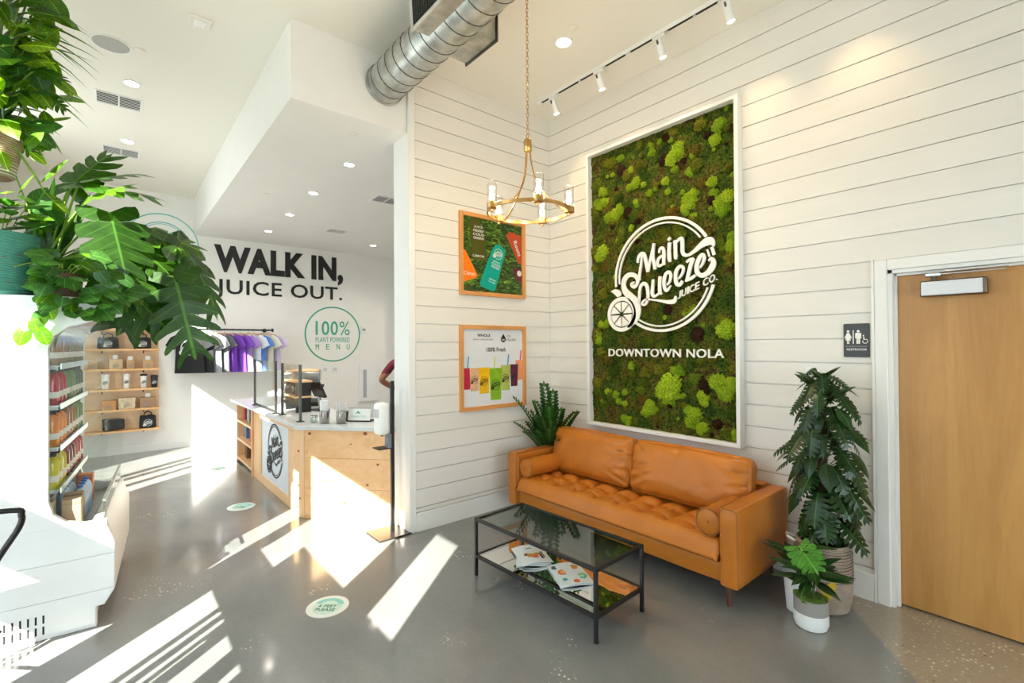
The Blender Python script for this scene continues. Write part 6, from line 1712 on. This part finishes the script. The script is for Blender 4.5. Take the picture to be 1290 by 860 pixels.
# ---------------------------------------------------------------- small two-tone pot
def small_pots():
    o = V((2.70, -.600, 0))
    t = thing('small_potted_plant', 'grey and white two-tone pot with glossy dark leaves and green moss', 'plant', o)
    r = .086
    G().lathe([(.0001,0),(.070,0),(.080,.006),(.088,.03),(r,.088),(.0001,.088)], 28).mk('white_base', WHITE, t, smooth=40)
    G().lathe([(r+.0005,.088),(r+.001,.165),(r-.008,.165),(r-.010,.10),(.0001,.095)], 28).mk('grey_band', M('pot_grey', (.30,.28,.26), .6), t, smooth=40)
    rq = random.Random(9)
    mossm = M('pot_moss', (.16,.30,.03), .9, var=.5, scale=30, bump=.8, bscale=80)
    cl = bmesh.new(); bmesh.ops.create_icosphere(cl, subdivisions=3, radius=1)
    for v in cl.verts: v.co *= 1+.35*NZ.noise(v.co*3)
    me = bpy.data.meshes.new('moss_tuft'); cl.to_mesh(me); cl.free(); me.materials.append(mossm); me.shade_smooth()
    for k in range(18):
        a = k*2.4; q = .072*math.sqrt((k+.5)/18); ob = obj('moss_tuft', me, t, loc=(q*math.cos(a), q*math.sin(a), .158)); ob.scale = (.022,.022,.016)
    DK = simple_leaf(LGK, lambda q: .17*math.sin(PI*q**.7), 0, .22, .25)
    for k in range(17):
        a = k*2.399; el = rq.uniform(.2, 1.0); c, s = math.cos(a), math.sin(a)
        b = V((.035*c, .035*s, .25+.10*el)); stalk(t, (.01*c, .01*s, .16), b, .003, STEMD, .01)
        place(DK, t, b, V((c, s, el*.6-.10)), V((0,-.2,1)), rq.uniform(.15,.21))
    BR = split_leaf(leafmat('leaf_bright', (.05,.20,.02), (.10,.32,.03), ((1,1,1),(1,1,1)), .22, .3), 6, .52, .80, .22, .14, .22, .10, .2)
    stalk(t, (0,0,.16), (-.05,-.02,.43), .004, STEMD, 0)
    place(BR, t, (-.055,-.01,.435), V((.62,-.30,-.45)), V((.35,-.65,.62)), .15, 1.15)
    t2 = thing('white_pot', 'plain white pot half hidden behind the two-tone pot', 'pot', (2.600, -.475, 0))
    G().lathe([(.0001,0),(.062,0),(.07,.006),(.085,.20),(.078,.20),(.066,.02),(.0001,.02)], 26).mk('pot', WHITE, t2, smooth=40)
    G().lathe([(.0001,.17),(.0795,.17),(.0795,.173),(.0001,.178)], 18).mk('soil', SOIL, t2)
    for k in range(9):
        a = k*.7+.3; c, s = math.cos(a), math.sin(a)
        b = V((.03*c, .03*s, .24+.02*k)); stalk(t2, (0,0,.17), b, .003, STEMD, 0); place(DK, t2, b, V((c, s, .5)), V((0,-.2,1)), rq.uniform(.15,.22))
small_pots()
# ---------------------------------------------------------------- plant in the corner behind the sofa
def zz():
    o = V((.20, -.215, 0))
    t = thing('zz_plant', 'bushy dark green plant with feathered stems in the corner behind the sofa arm', 'plant', o)
    G().lathe([(.0001,0),(.075,0),(.082,.006),(.10,.50),(.09,.50),(.08,.03),(.0001,.03)], 24).mk('planter', M('planter_grey', (.50,.51,.50), .5), t, smooth=40)
    G().lathe([(.0001,.46),(.09,.46),(.09,.465),(.0001,.475)], 18).mk('soil', SOIL, t)
    rq = random.Random(21)
    def frond(L, nl, seed):
        g = G()
        pts = [(0, q*L, -.22*L*(q**2.2)) for q in [i/8 for i in range(9)]]
        g.tube(pts, [.006*(1-.7*i/8) for i in range(9)], 5)
        for i in range(nl):
            f = .22+.78*i/(nl-1); y = f*L; z = -.22*L*(f**2.2)
            for s in (-1, 1):
                l = .085*(.75+.4*math.sin(PI*f)); w = .019
                d = V((s*.85, .55, .10)).normalized(); n = V((0,0,1)); sd = d.cross(n).normalized()
                b = V((0, y, z)); vs = [b, b+d*l*.35+sd*w, b+d*l*.35-sd*w, b+d*l*.7+sd*w*.85, b+d*l*.7-sd*w*.85, b+d*l]
                g.add([tuple(v+V((0,0,-.01*(k > 2)))) for k, v in enumerate(vs)], [(0,1,2),(1,3,4,2),(3,5,4)])
        g.add([(0,L,-.22*L),(.014,L+.03,-.23*L),(0,L+.07,-.25*L),(-.014,L+.03,-.23*L)], [(0,1,2,3)])
        return g.mesh('frond', LGZ, 60)
    FR = [frond(.62, 13, 0), frond(.74, 15, 1), frond(.48, 11, 2)]
    # stems rise and lean, each frond one piece
    rz_ = random.Random(8)
    more = [(rz_.uniform(-.12,.42), rz_.uniform(-.50,-.02), 1, rz_.uniform(.50,.78)) for _ in range(18)]
    for k, (ax, ay, up, s) in enumerate([(.06,-.06,1,1.0),(.16,-.10,1,.95),(-.06,-.14,1,.95),(.30,-.12,1,.90),(-.10,-.30,1,.9),(.10,-.32,1,.95),(.34,-.30,.9,.8),(.48,-.10,.9,.85),(.22,-.45,.85,.8),(-.05,-.50,.8,.8),(.05,-.18,1,.8),(.42,-.22,1,.75),(.0,-.38,.9,.7),(.26,-.24,1,.8),(.55,-.25,.7,.75),(.15,-.55,.7,.75)]+more):
        d = V((ax, ay, up)); f = place(FR[k % 3 if k not in (0, 1) else 1], t, (ax*.10, ay*.10, .47), d, V((-ax*2, -ay*2+.15, 1)), s, 1, 'frond')
zz()
